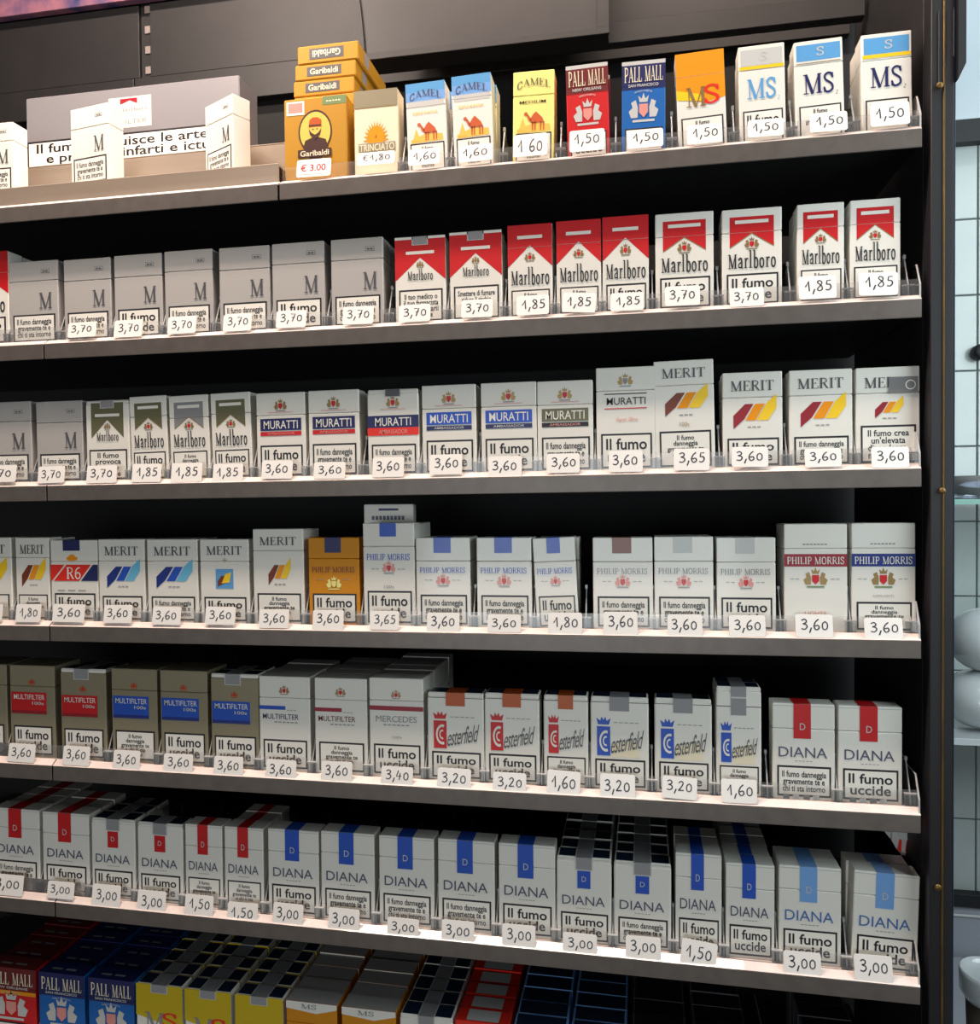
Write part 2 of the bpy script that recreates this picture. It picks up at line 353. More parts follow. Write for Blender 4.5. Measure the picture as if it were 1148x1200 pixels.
def d_merit(a, cols=('dred','orange','yellow'), wn='A', style=''):
    k = 1
    if style == 'square':
        a.text(.14,.08,.86,.185,'MERIT','dgrey','serif'); a.rect(.46,.24,.56,.248,'gold',2); a.rect(.505,.215,.515,.275,'gold',3)
        a.rect(.32,.35,.68,.58,'sky',2,'emblem'); a.poly([(.36,.56),(.36,.49),(.44,.43),(.52,.43),(.5,.52),(.42,.54)],cols[0],3,'emblem'); a.poly([(.44,.52),(.52,.41),(.64,.39),(.6,.51)],cols[2],4,'emblem')
        warning(a, wn, .68); return
    if style == '100': ty0, ty1, y0, y1 = .07,.16,.28,.46
    elif style == '100b': ty0, ty1, y0, y1 = .08,.17,.36,.54
    elif style == 'small': ty0, ty1, y0, y1 = .10,.21,.34,.48
    else: ty0, ty1, y0, y1 = .085,.195,.31,.53
    a.text(.14,ty0,.86,ty1,'MERIT','dgrey','serif')
    sc = .62 if style in ('small','100b') else 1
    cx = .5
    def q(u, v): return (cx+(u-.5)*sc, y0+(y1-y0)*v)
    p = 'emblem'
    a.poly([q(.18,1.25),q(.18,.62),q(.38,.08),q(.52,.08),q(.36,.8)], cols[0], 2, p)
    a.poly([q(.38,.86),q(.55,.08),q(.71,.08),q(.55,.86)], cols[1], 2, p)
    a.poly([q(.57,.86),q(.73,.08),q(.9,-.35),q(.9,.3),q(.76,.86)], cols[2], 2, p)
    a.dash(.42,y1+.03,.66,y1+.042,'fade',3)
    if style == '100': a.text(.42,.56,.58,.60,'100s','gold','sans')
    warning(a, wn, {'':.68,'100':.64,'100b':.67,'small':.585}[style])
def d_r6(a, wn='A'):
    a.rect(.27,-.9,.63,.13,'navy',2,'emblem'); a.ell(.46,.225,.12,.03,'orange',2,'emblem'); a.ell(.46,.205,.07,.03,'orange',3,'emblem')
    a.poly([(0,.3),(.3,.3),(.02,.5),(0,.5)],'scarlet',2); a.poly([(.34,.3),(.86,.3),(.6,.5),(.06,.5)],'scarlet',2); a.poly([(.9,.3),(1,.3),(1,.5),(.64,.5)],'navy',2)
    a.text(.34,.33,.64,.48,'R6','white','serif'); a.dash(.14,.61,.8,.622,'fade',3); warning(a, wn, .65)
def d_pm(a, tab='blue', txt='blue', style='', wn='B'):
    if style == 'band':
        c = tab; a.rect(0,.275,1,.39,c,2); a.text(.05,.30,.95,.37,'PHILIP MORRIS','white','serif'); a.dash(.3,.18,.7,.192,'fade')
        a.crest(.5,.50,.2,'red','gold','green'); a.dash(.1,.5,.26,.507,'fade',2); a.dash(.74,.5,.9,.507,'fade',2)
        if wn: a.text(.34,.645,.66,.665,'SUPER LIGHTS','fade','sans'); warning(a, wn, .71)
        else: a.text(.33,.80,.67,.84,'LIGHTS','pink','sans')
        return
    if style == 'orange': a.body = 'pmorange'; tx = 'brown'
    else: tx = txt
    th = .17 if style != '100' else .13
    u0 = .33; a.rect(u0,-.9 if style != '100' else .0,u0+.32,th,tab,2,'coloured_tab')
    b = .305 if style != '100' else .27
    a.text(.07,b+.025,.91,b+.09,'PHILIP MORRIS',tx,'serif')
    if style == 'orange': a.crest(.5,.52,.16,'lyellow','lyellow','lyellow')
    else: a.crest(.5,.475 if style != '100' else .43,.14,'red','pink','fade')
    a.dash(.16,.47 if style != '100' else .44,.33,.477 if style != '100' else .447,'fade',2); a.dash(.67,.47 if style != '100' else .44,.84,.477 if style != '100' else .447,'fade',2)
    if style == '100': a.text(.40,.60,.6,.63,'100s','fade','sans')
    warning(a, wn, .635 if style != '100' else .655)
def d_multi_gold(a, c='red', soft=False, wn='A'):
    a.body = 'multi'
    a.crest(.5,.18 if not soft else .22,.08,'red','umber','umber'); a.rect(.03,.29,.82,.49,c,2,'name_panel'); a.rect(.03,.49,.82,.525,'dred' if c == 'red' else 'dblue',2,'name_panel')
    a.text(.09,.315,.78,.37,'MULTIFILTER','white','bold'); a.text(.5,.39,.76,.425,'100s','lgrey','bold')
    if soft: a.soft = True; stamp(a,.32,.62,'stamp',.11)
    warning(a, wn, .655)
def d_multi_white(a, c='blue', c2='navy', wn='A'):
    a.crest(.5,.145,.11,'red','gold','gold'); a.rect(0,.31,.52,.35,c,2); a.dash(.55,.35,.75,.357,'fade',3)
    a.text(.07,.395,.78,.45,'MULTIFILTER',c2,'bold'); a.dash(.3,.475,.78,.487,'fade',6); warning(a, wn, .665)
def d_mercedes(a, wn='A'):
    a.crest(.5,.165,.1,'red','gold','fade'); a.rect(0,.28,1,.325,'bordo',2); a.text(.12,.38,.88,.44,'MERCEDES','grey','sans'); a.dash(.26,.465,.76,.477,'fade',6)
    a.text(.42,.58,.6,.605,'100s','fade'); warning(a, wn, .665)
def d_chester(a, c='red', wn='A', tall=False):
    a.soft = True
    y = .12 if tall else 0
    a.rect(0,.055+y,1,.062+y,'dgrey',2)
    a.rect(.33,-.95,.67,.15+y*.9,'umber' if c == 'red' else 'stamp',3,'tax_stamp')
    if tall: a.rect(.33,.09,.67,.105,'lgrey',4,'tax_stamp')
    b0, b1 = (.32, .635) if not tall else (.42, .69)
    a.rect(.11, b0, .34, b1, c, 2, 'initial_panel')
    ct = b0-.02
    a.poly([(.13,ct),(.10,ct-.07),(.17,ct-.04),(.19,ct-.085),(.225,ct-.05),(.26,ct-.085),(.28,ct-.04),(.35,ct-.07),(.32,ct)], c,2,'crown')
    a.dash(.4,ct-.03,.86,ct-.022,'fade',5)
    n = 12; cx, cz = .235, (b0+b1)/2; k = a.W/a.H
    for r0, r1, m in ((.085,.115,'white'),(.035,.055,'white')):
        for i in range(n):
            a0 = math.pi*(.4+1.2*i/n); a1 = math.pi*(.4+1.2*(i+1)/n); kk = 1.6*k
            a.poly([(cx+.03+r0*math.cos(a0),cz-r0*kk*math.sin(a0)),(cx+.03+r1*math.cos(a0),cz-r1*kk*math.sin(a0)),(cx+.03+r1*math.cos(a1),cz-r1*kk*math.sin(a1)),(cx+.03+r0*math.cos(a1),cz-r0*kk*math.sin(a1))],m,4,'initial_panel')
    if c == 'blue': a.poly([(.36,b1-.12),(.8,b1-.18),(.86,b1+.01),(.36,b1+.015)],'cream',1)
    a.text(.35,b0+.06,.92,b1-.06,'esterfield','dgrey','script',rot=.20)
    warning(a, wn, .67 if not tall else .72)
def d_diana(a, c='red', soft=False, wn='A', tc='slate'):
    a.rect(0,.018,1,.026,'lgrey',1)
    m = 'bordo' if 0 else c
    if soft: a.soft = True; a.rect(.38,.155,.62,.36,m,3,'emblem'); stamp(a,.36,.64,'stamp',.14); a.text(.46,.22,.54,.28,'D','lgrey','sans','lettering',5)
    else: a.rect(.34,-.95,.62,.36,m,3,'emblem'); a.text(.44,.2,.53,.27,'D','lgrey','sans','lettering',5); a.rect(.34,.345,.62,.36,'red' if c=='blue' else 'pink',4,'emblem') if c == 'blue' and 0 else None
    a.text(.1,.45,.88,.555,'DIANA',tc,'sans'); a.dash(.36,.59,.66,.597,'fade',5); warning(a, wn, .645)
def d_camel(a, c='blue', wn='C'):
    if c == 'blue':
        a.rect(0,0,1,.10,'sky',1); a.rect(0,.10,1,.2,'lblue',1); a.rect(.04,.2,.96,.27,'lgrey',1); tm = 'slate'
    else: a.body = 'lyellow'; tm = 'olive'
    dy = -.105
    a.text(.1,.12,.9,.20,'CAMEL',tm,'serif',arch=.004)
    a.text(.16,.315,.8,.345,'SUBTLE FLAVOUR' if c == 'blue' else 'MEDIUM','sand' if c == 'blue' else 'dkbrown','bold')
    def q(pts, m, l, p): a.poly([(u,t+dy) for u,t in pts], m, l, p)
    q([(.1,.72),(.5,.66),(.9,.68),(.92,.75),(.1,.76)],'sand',1,'desert'); q([(.14,.74),(.24,.6),(.34,.74)],'sand',2,'desert')
    q([(.27,.57),(.28,.545),(.34,.54),(.37,.57),(.34,.585)],'camel',3,'camel_figure')
    q([(.34,.58),(.37,.565),(.44,.61),(.44,.65),(.38,.63)],'camel',3,'camel_figure')
    q([(.42,.62),(.5,.565),(.56,.54),(.62,.565),(.72,.61),(.76,.66),(.62,.66),(.45,.665)],'camel',3,'camel_figure')
    for u in (.46,.52,.66,.73): q([(u,.65),(u+.04,.65),(u+.03,.74),(u+.005,.74)],'camel',3,'camel_figure')
    warning(a, wn, .66)
def d_pall(a, c='red', wn='A', far=False):
    dk = 'maroon' if c == 'red' else 'navy'
    a.body = c if c == 'red' else 'pblue'; a.rect(0,-1,1,.04,'lgrey' if not far else dk,1); a.rect(0,.04,1,.30,dk,1)
    if c == 'red' and far: a.rect(0,.30,1,.35,'orange',2)
    for s, x0, x1 in (('PALL',.06,.46),('MALL',.53,.94)): a.text(x0,.06,x1,.225,s,'cream','serif')
    a.text(.15,.243,.84,.275,'NEW ORLEANS' if c == 'red' else 'SAN FRANCISCO','lgrey','bold')
    if far: a.rect(.2,-.45,.42,-.3,'grey',2,'top_mark'); a.rect(.5,-.45,.72,-.3,'grey',2,'top_mark')
    p = 'emblem'; k = a.W/a.H
    a.crest(.5,.51,.36,'pink','lgrey','lgrey'); a.text(.3,.325,.7,.345,'FAMOUS CIGARETTES','lgrey','bold',arch=.0015)
    warning(a, wn, .71)
def d_ms(a, st='sky', tx='navy', yb=True, wn='A'):
    a.rect(.05,.04,.95,.2,st,1); a.text(.46,.07,.62,.16,'S','lgrey','serif','lettering',2)
    if yb: a.rect(.02,.205,.98,.24,'yellow',2)
    else: a.rect(.05,.22,.95,.228,'gold',2)
    a.text(.18,.33,.8,.54,'MS',tx,'serif'); a.text(.83,.52,.88,.56,'2',tx,'script'); warning(a, wn, .65)
def d_ms_orange(a, wn='C', col='orange', soft=False):
    a.poly([(0,0),(1,0),(1,.48),(.6,.52),(0,.46)] if not soft else [(0,0),(1,0),(1,.55),(0,.40)], col, 1)
    a.poly([(0,.37),(.5,.43),(.55,.50),(0,.47)],'yellow',2) if not soft else None
    a.text(.2,.35,.6,.56,'M','gold' if not soft else 'grey','serif'); a.text(.55,.34,.88,.54,'S','scarlet','serif')
    if soft: a.soft = True; stamp(a,.34,.66,'stamp',.1)
    warning(a, wn, .66)
def d_ms_gold(a):
    a.body = 'pmorange'; a.poly([(0,0),(1,0),(1,.06),(.6,.13),(.0,.09)],'white',2); a.rect(0,-1,1,-.02,'silver',1); a.text(.3,.02,.6,.08,'MS','grey','serif','lettering',4); warning(a,'A',.72)
def d_sun(a):
    a.body = 'cream'; a.rect(0,0,1,.19,'tan',1); a.rect(0,.19,1,.2,'gold',2)
    n = 14
    for i in range(n):
        an = math.pi*i/(n-1); u, t = .5+.3*math.cos(an), .57-.22*math.sin(an)*1.0
        a.poly([(.5+.2*math.cos(an-.1),.57-.15*math.sin(an-.1)),(u,t),(.5+.2*math.cos(an+.1),.57-.15*math.sin(an+.1))],'orange',2,'emblem')
    a.ell(.5,.54,.2,.13,'orange',3,'emblem'); a.ell(.5,.53,.02,.015,'umber',4,'emblem')
    a.rect(.1,.6,.94,.7,'tan',4,'emblem'); a.text(.12,.61,.92,.69,'TRINCIATO','cream','bold','lettering',5); a.text(.5,.72,.8,.78,'Kool','grey','script')
def d_gari(a):
    a.body = 'amber'; a.rect(.62,.0,1,.1,'green',1); a.dash(.68,.05,.92,.065,'cream',5); a.rect(.04,.03,.33,.19,'paper',2,'tax_stamp'); a.rect(.07,.05,.3,.16,'pink',3,'tax_stamp')
    a.rect(.02,.42,.98,.8,'umber',1) if 0 else None
    a.ell(.5,.40,.27,.255,'dkbrown',2,'portrait_oval',28); a.ell(.5,.40,.245,.23,'sand',3,'portrait_oval',28)
    p = 'portrait_figure'; e = -.035
    a.poly([(.3,.62+e),(.34,.53+e),(.45,.5+e),(.55,.5+e),(.67,.53+e),(.71,.62+e),(.6,.67+e),(.4,.67+e)],'dkbrown',4,p)
    a.ell(.5,.42+e,.095,.085,'sand',5,p); a.poly([(.4,.40+e),(.42,.47+e),(.5,.53+e),(.5,.47+e),(.45,.45+e)],'dkbrown',6,p); a.poly([(.5,.53+e),(.58,.47+e),(.6,.40+e),(.55,.45+e),(.5,.47+e)],'dkbrown',6,p)
    a.poly([(.4,.38+e),(.41,.3+e),(.46,.27+e),(.54,.27+e),(.6,.3+e),(.6,.38+e)],'umber',6,p); a.rect(.4,.355+e,.6,.37+e,'dkbrown',7,p)
    a.rect(.455,.4+e,.48,.41+e,'ink',7,p); a.rect(.52,.4+e,.545,.41+e,'ink',7,p)
    a.poly([(.36,.60),(.64,.60),(.58,.78),(.42,.78)],'dkbrown',4,'portrait_oval')
    a.rect(.22,.60,.76,.695,'dkbrown',6,'name_band'); a.text(.26,.615,.72,.68,'Garibaldi','cream','bold','lettering',8)
def d_plainback(a): a.rect(.3,.035,.7,.055,'navy',1); a.dash(.16,.10,.84,.135,'slate',9)
def d_box(a, col, topc): a.body = col; a.rect(.04,-.97,.96,-.05,topc,1); warning(a, 'A', .70)
def d_redwhite(a): a.body = 'scarlet'; a.ell(.5,.17,.42,.14,'white',2,'emblem',24); a.text(.28,.12,.72,.22,'MS','pink','serif'); a.rect(.2,-.9,.8,-.1,'lgrey',1); warning(a,'A',.7)

# name -> (builder, looks)
DES = {
 'gm': (lambda a: d_grey_m(a,'B'), 'silver grey cigarette pack with tall initial'),
 'gmA': (lambda a: d_grey_m(a,'A'), 'silver grey cigarette pack with large warning'),
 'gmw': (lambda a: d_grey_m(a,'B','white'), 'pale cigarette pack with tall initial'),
 'ma': (lambda a: d_marl(a,'red',False,False,'A'), 'solid red chevron cigarette pack'),
 'mac': (lambda a: d_marl(a,'red',False,False,'C'), 'solid red chevron cigarette pack'),
 'mas': (lambda a: d_marl(a,'red',False,True,'D'), 'red chevron soft pack with tax stamp'),
 'mas2': (lambda a: d_marl(a,'red',False,True,'E'), 'red chevron soft pack with tax stamp'),
 'mb': (lambda a: d_marl(a,'red',True,False,'A'), 'white bordered red chevron pack'),
 'mbc': (lambda a: d_marl(a,'red',True,False,'C'), 'narrow white bordered red chevron pack'),
 'mgs': (lambda a: d_marl(a,'olive',True,True,'F'), 'olive chevron soft pack'),
 'mg': (lambda a: d_marl(a,'olive',True,False,'A'), 'olive chevron narrow pack'),
 'mgg': (lambda a: d_marl(a,'grey',True,False,'C'), 'dull grey chevron narrow pack'),
 'mu': (lambda a: d_muratti(a,'navy','red','box','A'), 'white pack with navy and red banner'),
 'mub': (lambda a: d_muratti(a,'navy','red','box','B'), 'white pack with navy and red banner'),
 'muf': (lambda a: d_muratti(a,'navy','scarlet','full','B'), 'soft pack with full navy and red band'),
 'mubl': (lambda a: d_muratti(a,'blue','navy','box','A'), 'white pack with bright blue banner'),
 'muo': (lambda a: d_muratti(a,'olive','ink','box','B'), 'white pack with olive banner'),
 'mup': (lambda a: d_muratti(a,wn='A',style='plain'), 'tall white pack with thin red and black lines'),
 'me100': (lambda a: d_merit(a,('brown','orange','yellow'),'C','100'), 'tall white pack with brown to yellow ribbon'),
 'me': (lambda a: d_merit(a,wn='A'), 'white pack with red to yellow ribbon'),
 'meb': (lambda a: d_merit(a,wn='B'), 'white pack with red to yellow ribbon'),
 'meg': (lambda a: d_merit(a,wn='G',style='small'), 'white pack with small ribbon and grey sticker'),
 'mey': (lambda a: d_merit(a,('brown','orange','yellow'),'C'), 'narrow white pack with brown to yellow ribbon'),
 'meB': (lambda a: d_merit(a,('dblue','blue','cyan'),'A'), 'white pack with blue ribbon'),
 'meB2': (lambda a: d_merit(a,('dblue','blue','cyan'),'B'), 'white pack with blue ribbon'),
 'mesq': (lambda a: d_merit(a,('brown','orange','yellow'),'A','square'), 'white pack with small blue square'),
 'me100b': (lambda a: d_merit(a,('brown','orange','yellow'),'C','100b'), 'tall white pack with small gold ribbon'),
 'r6': (lambda a: d_r6(a), 'white pack with slanted red and navy band'),
 'pmo': (lambda a: d_pm(a,'navy','brown','orange','A'), 'orange pack with navy tab'),
 'pm100': (lambda a: d_pm(a,'blue','blue','100','A'), 'tall white pack with blue square'),
 'pmb': (lambda a: d_pm(a,'blue','blue','','B'), 'white pack with blue tab'),
 'pmba': (lambda a: d_pm(a,'blue','blue','','A'), 'narrow leaning white pack with blue tab'),
 'pmbr': (lambda a: d_pm(a,'brown','fade','','B'), 'white pack with brown tab'),
 'pms': (lambda a: d_pm(a,'lgrey','grey','','B'), 'white pack with silver tab'),
 'pmsA': (lambda a: d_pm(a,'lgrey','grey','','A'), 'white pack with silver tab'),
 'pmR': (lambda a: d_pm(a,'bordo','',  'band',None), 'white pack with dark red band'),
 'pmN': (lambda a: d_pm(a,'dblue','', 'band','C'), 'white pack with dark blue band'),
 'xr': (lambda a: d_multi_gold(a,'red',False,'A'), 'beige pack with red panel'),
 'xrs': (lambda a: d_multi_gold(a,'red',True,'A'), 'beige soft pack with red panel'),
 'xb': (lambda a: d_multi_gold(a,'blue',False,'A'), 'beige pack with blue panel'),
 'xbc': (lambda a: d_multi_gold(a,'blue',False,'C'), 'beige pack with blue panel and small warning'),
 'xbs': (lambda a: d_multi_gold(a,'blue',True,'A'), 'beige soft pack with blue panel'),
 'xwb': (lambda a: d_multi_white(a,'blue','navy','A'), 'white pack with short blue stripe'),
 'xwr': (lambda a: d_multi_white(a,'bordo','maroon','C'), 'white pack with short dark red stripe'),
 'xme': (lambda a: d_mercedes(a), 'white pack with full red stripe'),
 'cr': (lambda a: d_chester(a,'red','A'), 'white soft pack with red crowned initial'),
 'crc': (lambda a: d_chester(a,'red','C'), 'narrow white soft pack with red crowned initial'),
 'cb': (lambda a: d_chester(a,'blue','A'), 'white soft pack with blue crowned initial'),
 'cbt': (lambda a: d_chester(a,'blue','C',True), 'tall narrow pack with blue crowned initial'),
 'dr': (lambda a: d_diana(a,'red',False,'A'), 'white pack with red top stripe'),
 'drb': (lambda a: d_diana(a,'red',False,'B'), 'white pack with red top stripe'),
 'drc': (lambda a: d_diana(a,'red',False,'C'), 'narrow white pack with red top stripe'),
 'drs': (lambda a: d_diana(a,'red',True,'A'), 'white soft pack with red square and tax stamp'),
 'db': (lambda a: d_diana(a,'blue',False,'A'), 'white pack with blue top stripe'),
 'dbb': (lambda a: d_diana(a,'blue',False,'B'), 'white pack with blue top stripe'),
 'dbs': (lambda a: d_diana(a,'blue',True,'A'), 'white soft pack with blue square and tax stamp'),
 'dbsb': (lambda a: d_diana(a,'blue',True,'B'), 'white soft pack with blue square and tax stamp'),
 'dl': (lambda a: d_diana(a,'lblue',False,'A','slateb'), 'white pack with pale blue top stripe'),
 'cam': (lambda a: d_camel(a,'blue'), 'narrow sky blue pack with desert animal'),
 'camy': (lambda a: d_camel(a,'y'), 'narrow pale yellow pack with desert animal'),
 'par': (lambda a: d_pall(a,'red'), 'narrow red pack with white crest'),
 'pab': (lambda a: d_pall(a,'blue'), 'narrow blue pack with white crest'),
 'parf': (lambda a: d_pall(a,'red',far=True), 'red pack with orange line and crest'),
 'pabf': (lambda a: d_pall(a,'blue',far=True), 'blue pack with dark top and crest'),
 'mso': (lambda a: d_ms_orange(a), 'orange and white narrow pack'),
 'ms1': (lambda a: d_ms(a,'lgrey','sky',True,'A'), 'white narrow pack with grey top and yellow line'),
 'ms2': (lambda a: d_ms(a,'sky','navy',False,'C'), 'white narrow pack with blue top and gold line'),
 'ms3': (lambda a: d_ms(a,'sky','navy',True,'A'), 'white narrow pack with blue top and yellow line'),
 'msy': (lambda a: d_ms_orange(a,'A','dyellow',True), 'yellow and white soft pack'),
 'msg': (lambda a: d_ms_gold(a), 'orange pack with silver top'),
 'sun': (d_sun, 'cream tobacco pouch with orange sun'),
 'gar': (d_gari, 'amber tobacco box with oval portrait'),
 'pmx': (d_plainback, 'pale carton leaflet'),
 'dk': (lambda a: (d_box(a,'white','foildk'), setattr(a,'soft',True), stamp(a,.36,.64,'stamp',.1)), 'white soft pack with dark foil top'),
 'rw': (d_redwhite, 'red pack with white oval'),
 'bt': (lambda a: d_box(a,'lblue','foildk'), 'pale blue pack with dark top'),
 'bk': (lambda a: d_box(a,'dgrey','ink'), 'dark grey pack'),
}
_pk = {}
def pack_meshes(key, W, H):
    k = (key, round(W,4), round(H,4))
    if k in _pk: return _pk[k]
    a = Art(W, H, .023); DES[key][0](a)
    if a.soft or key in ('gar', 'sun', 'pmx'): # rebuild without lid seam
        a2 = Art(W, H, 0); DES[key][0](a2); a = a2
    body = MB(); bm_ = mat(a.body); c = .0009
    lid = None
    if a.seam:
        body.box(-W/2, 0, 0, W/2, D, H-a.seam-.00015, bm_, .0007)
        lid = MB(); lid.box(-W/2, 0, H-a.seam+.00015, W/2, D, H, bm_, .0007)
    else:
        if a.soft:
            body.box(-W/2, 0, 0, W/2, D, H-.004, bm_, .0012)
            body.box(-W/2+.0004, .0004, H-.005, W/2-.0004, D-.0004, H, mat('white'), .0012)
            body.poly([(-W/2+.002,.002,H+.00005),(W/2-.002,.002,H+.00005),(W/2-.002,D-.002,H+.00005),(-W/2+.002,D-.002,H+.00005)], mat('foildk'))
        else: body.box(-W/2, 0, 0, W/2, D, H, bm_, c)
    parts = [('carton_body' if not a.soft else 'paper_body', body.mesh('carton_body'), None)]
    if lid: parts.append(('lid', lid.mesh('lid'), None))
    for n, mb in a.parts.items():
        if mb.f: parts.append((n, mb.mesh(n), 'warning_label' if n == 'warning_text' else None))
    # joined variant for packs deep in the column
    j = MB()
    for src in [body]+([lid] if lid else [])+[a.parts[n] for n in ('printed_design','emblem','tax_stamp','top_mark','warning_label') if n in a.parts]:
        for f, mi in zip(src.f, src.mi): j.poly([src.v[i] for i in f], src.ms[mi])
    _pk[k] = (parts, j.mesh('cigarette_pack')); return _pk[k]
def place_pack(key, W, H, loc, rz=0, ry=0, scale=(1,1,1), label='', group='', name='cigarette_pack', cat_='cigarette pack'):
    parts, _ = pack_meshes(key, W, H)
    r = link(name, None, None, loc); r.empty_display_size = .01; r.rotation_euler = (0, ry, rz); r.scale = scale
    tag(r, label, cat_, group)
    made = {}
    for n, me, par in parts:
        made[n] = link(n, me, made.get(par, r) if par else r)
        if n == 'small_print': made[n]['kind'] = 'stuff'
    return r
def place_back(key, W, H, loc, rz=0, ry=0, scale=(1,1,1), label='', group=''):
    _, me = pack_meshes(key, W, H)
    o = link('cigarette_pack', me, None, loc); o.rotation_euler = (0, ry, rz); o.scale = scale
    tag(o, label, 'cigarette pack', group); return o

# ------------------------------------------------------------------ shelves
W_END = .891
# lip line pixels: (left px, left py, right px, right py)
LIP = [(57,239.0,1082,150),(54,403,1083.5,350),(56.5,569.5,1084.5,549),(57.5,734,1083,751),(60,897.5,1078,956),(63.5,1057.5,1075,1157)]
ZL = []
for lx, ly, rx, ry_ in LIP:
    a = un(lx, ly); b = un(rx, ry_); s = (b.z-a.z)/(b.x-a.x); ZL.append((a.z-s*a.x, s))
ZL.append((ZL[5][0]-.1805, ZL[5][1]))
def zlip(k, x): return ZL[k][0]+ZL[k][1]*x
ORD = ['top shelf','second shelf','third shelf','fourth shelf','fifth shelf','sixth shelf','bottom shelf']
YP = .0145      # pack fronts
YC = .0014      # price cards
DEPTH = .26
def shelf(k, x0, x1, label, last):
    s = ZL[k][1]; ang = math.atan(s)
    root = link('display_shelf', None, None, (x0, 0, zlip(k, x0))); root.rotation_euler = (0, -ang, 0); root.empty_display_size = .02
    tag(root, label, 'shelf')
    L = x1-x0-.0012; LH = .0165
    m = MB(); m.box(0, 0, -LH, L, .0016, 0, lipm, .0006); m.obj('front_lip', root)
    m = MB(); prof = [(0,.0002),(.0075,.0052),(.0075,.0036),(.0016,-.0006)]
    for a_, b_ in zip(prof, prof[1:]+prof[:1]): m.poly([(0,a_[0],a_[1]),(L,a_[0],a_[1]),(L,b_[0],b_[1]),(0,b_[0],b_[1])], railm)
    m.poly([(0,p[0],p[1]) for p in prof], railm); m.poly([(L,p[0],p[1]) for p in prof[::-1]], railm); m.obj('price_rail', root)
    m = MB(); m.box(0, .0078, -.010, L, DEPTH, .0030, darkm); m.obj('shelf_board', root)
    m = MB(); m.box(0, .0098, .0031, L, .0142, .0036, railm); m.obj('tray_base', root)
    m = MB(); m.box(.0, .0088, .0031, L, .0096, .0200, plast); m.obj('clear_front_stop', root)
    if last:
        m = MB(); q = [(.002,.0),(.002,.014),(.012,.034),(.05,.036),(.05,.0)]
        for xx in (L-.0016, L):
            pl = [(xx,y_,z_) for y_, z_ in q]; m.poly(pl if xx == L else pl[::-1], plast2)
        for (ya,za),(yb,zb) in zip(q, q[1:]+q[:1]): m.poly([(L-.0016,ya,za),(L,ya,za),(L,yb,zb),(L-.0016,yb,zb)], plast2)
        m.obj('clear_end_plate', root)
    return root
_fin = None
def divider(root, x):
    global _fin
    if _fin is None:
        m = MB(); q = [(.0105,.003),(.0125,.016),(.024,.043),(.028,.044),(.034,.038),(.20,.038),(.20,.003)]; t = .0006
        m.poly([(-t,y_,z_) for y_, z_ in q], plast); m.poly([(t,y_,z_) for y_, z_ in q[::-1]], plast)
        for (ya,za),(yb,zb) in zip(q, q[1:]+q[:1]): m.poly([(-t,ya,za),(t,ya,za),(t,yb,zb),(-t,yb,zb)], plast2)
        c_ = MB(); c_.box(-.0045,.0099,.0031,.0045,.0135,.0150,plast,.0003); c_.box(-.0050,.0097,.0150,.0050,.0140,.0160,plast2)
        m.box(-.0012,.023,.0425,.0012,.027,.0465,plast2,.0004)
        _fin = (m.mesh('clear_divider'), c_.mesh('divider_clip'))
    d = link('clear_divider', _fin[0], root, (x-root.location.x, 0, 0)); link('divider_clip', _fin[1], d)

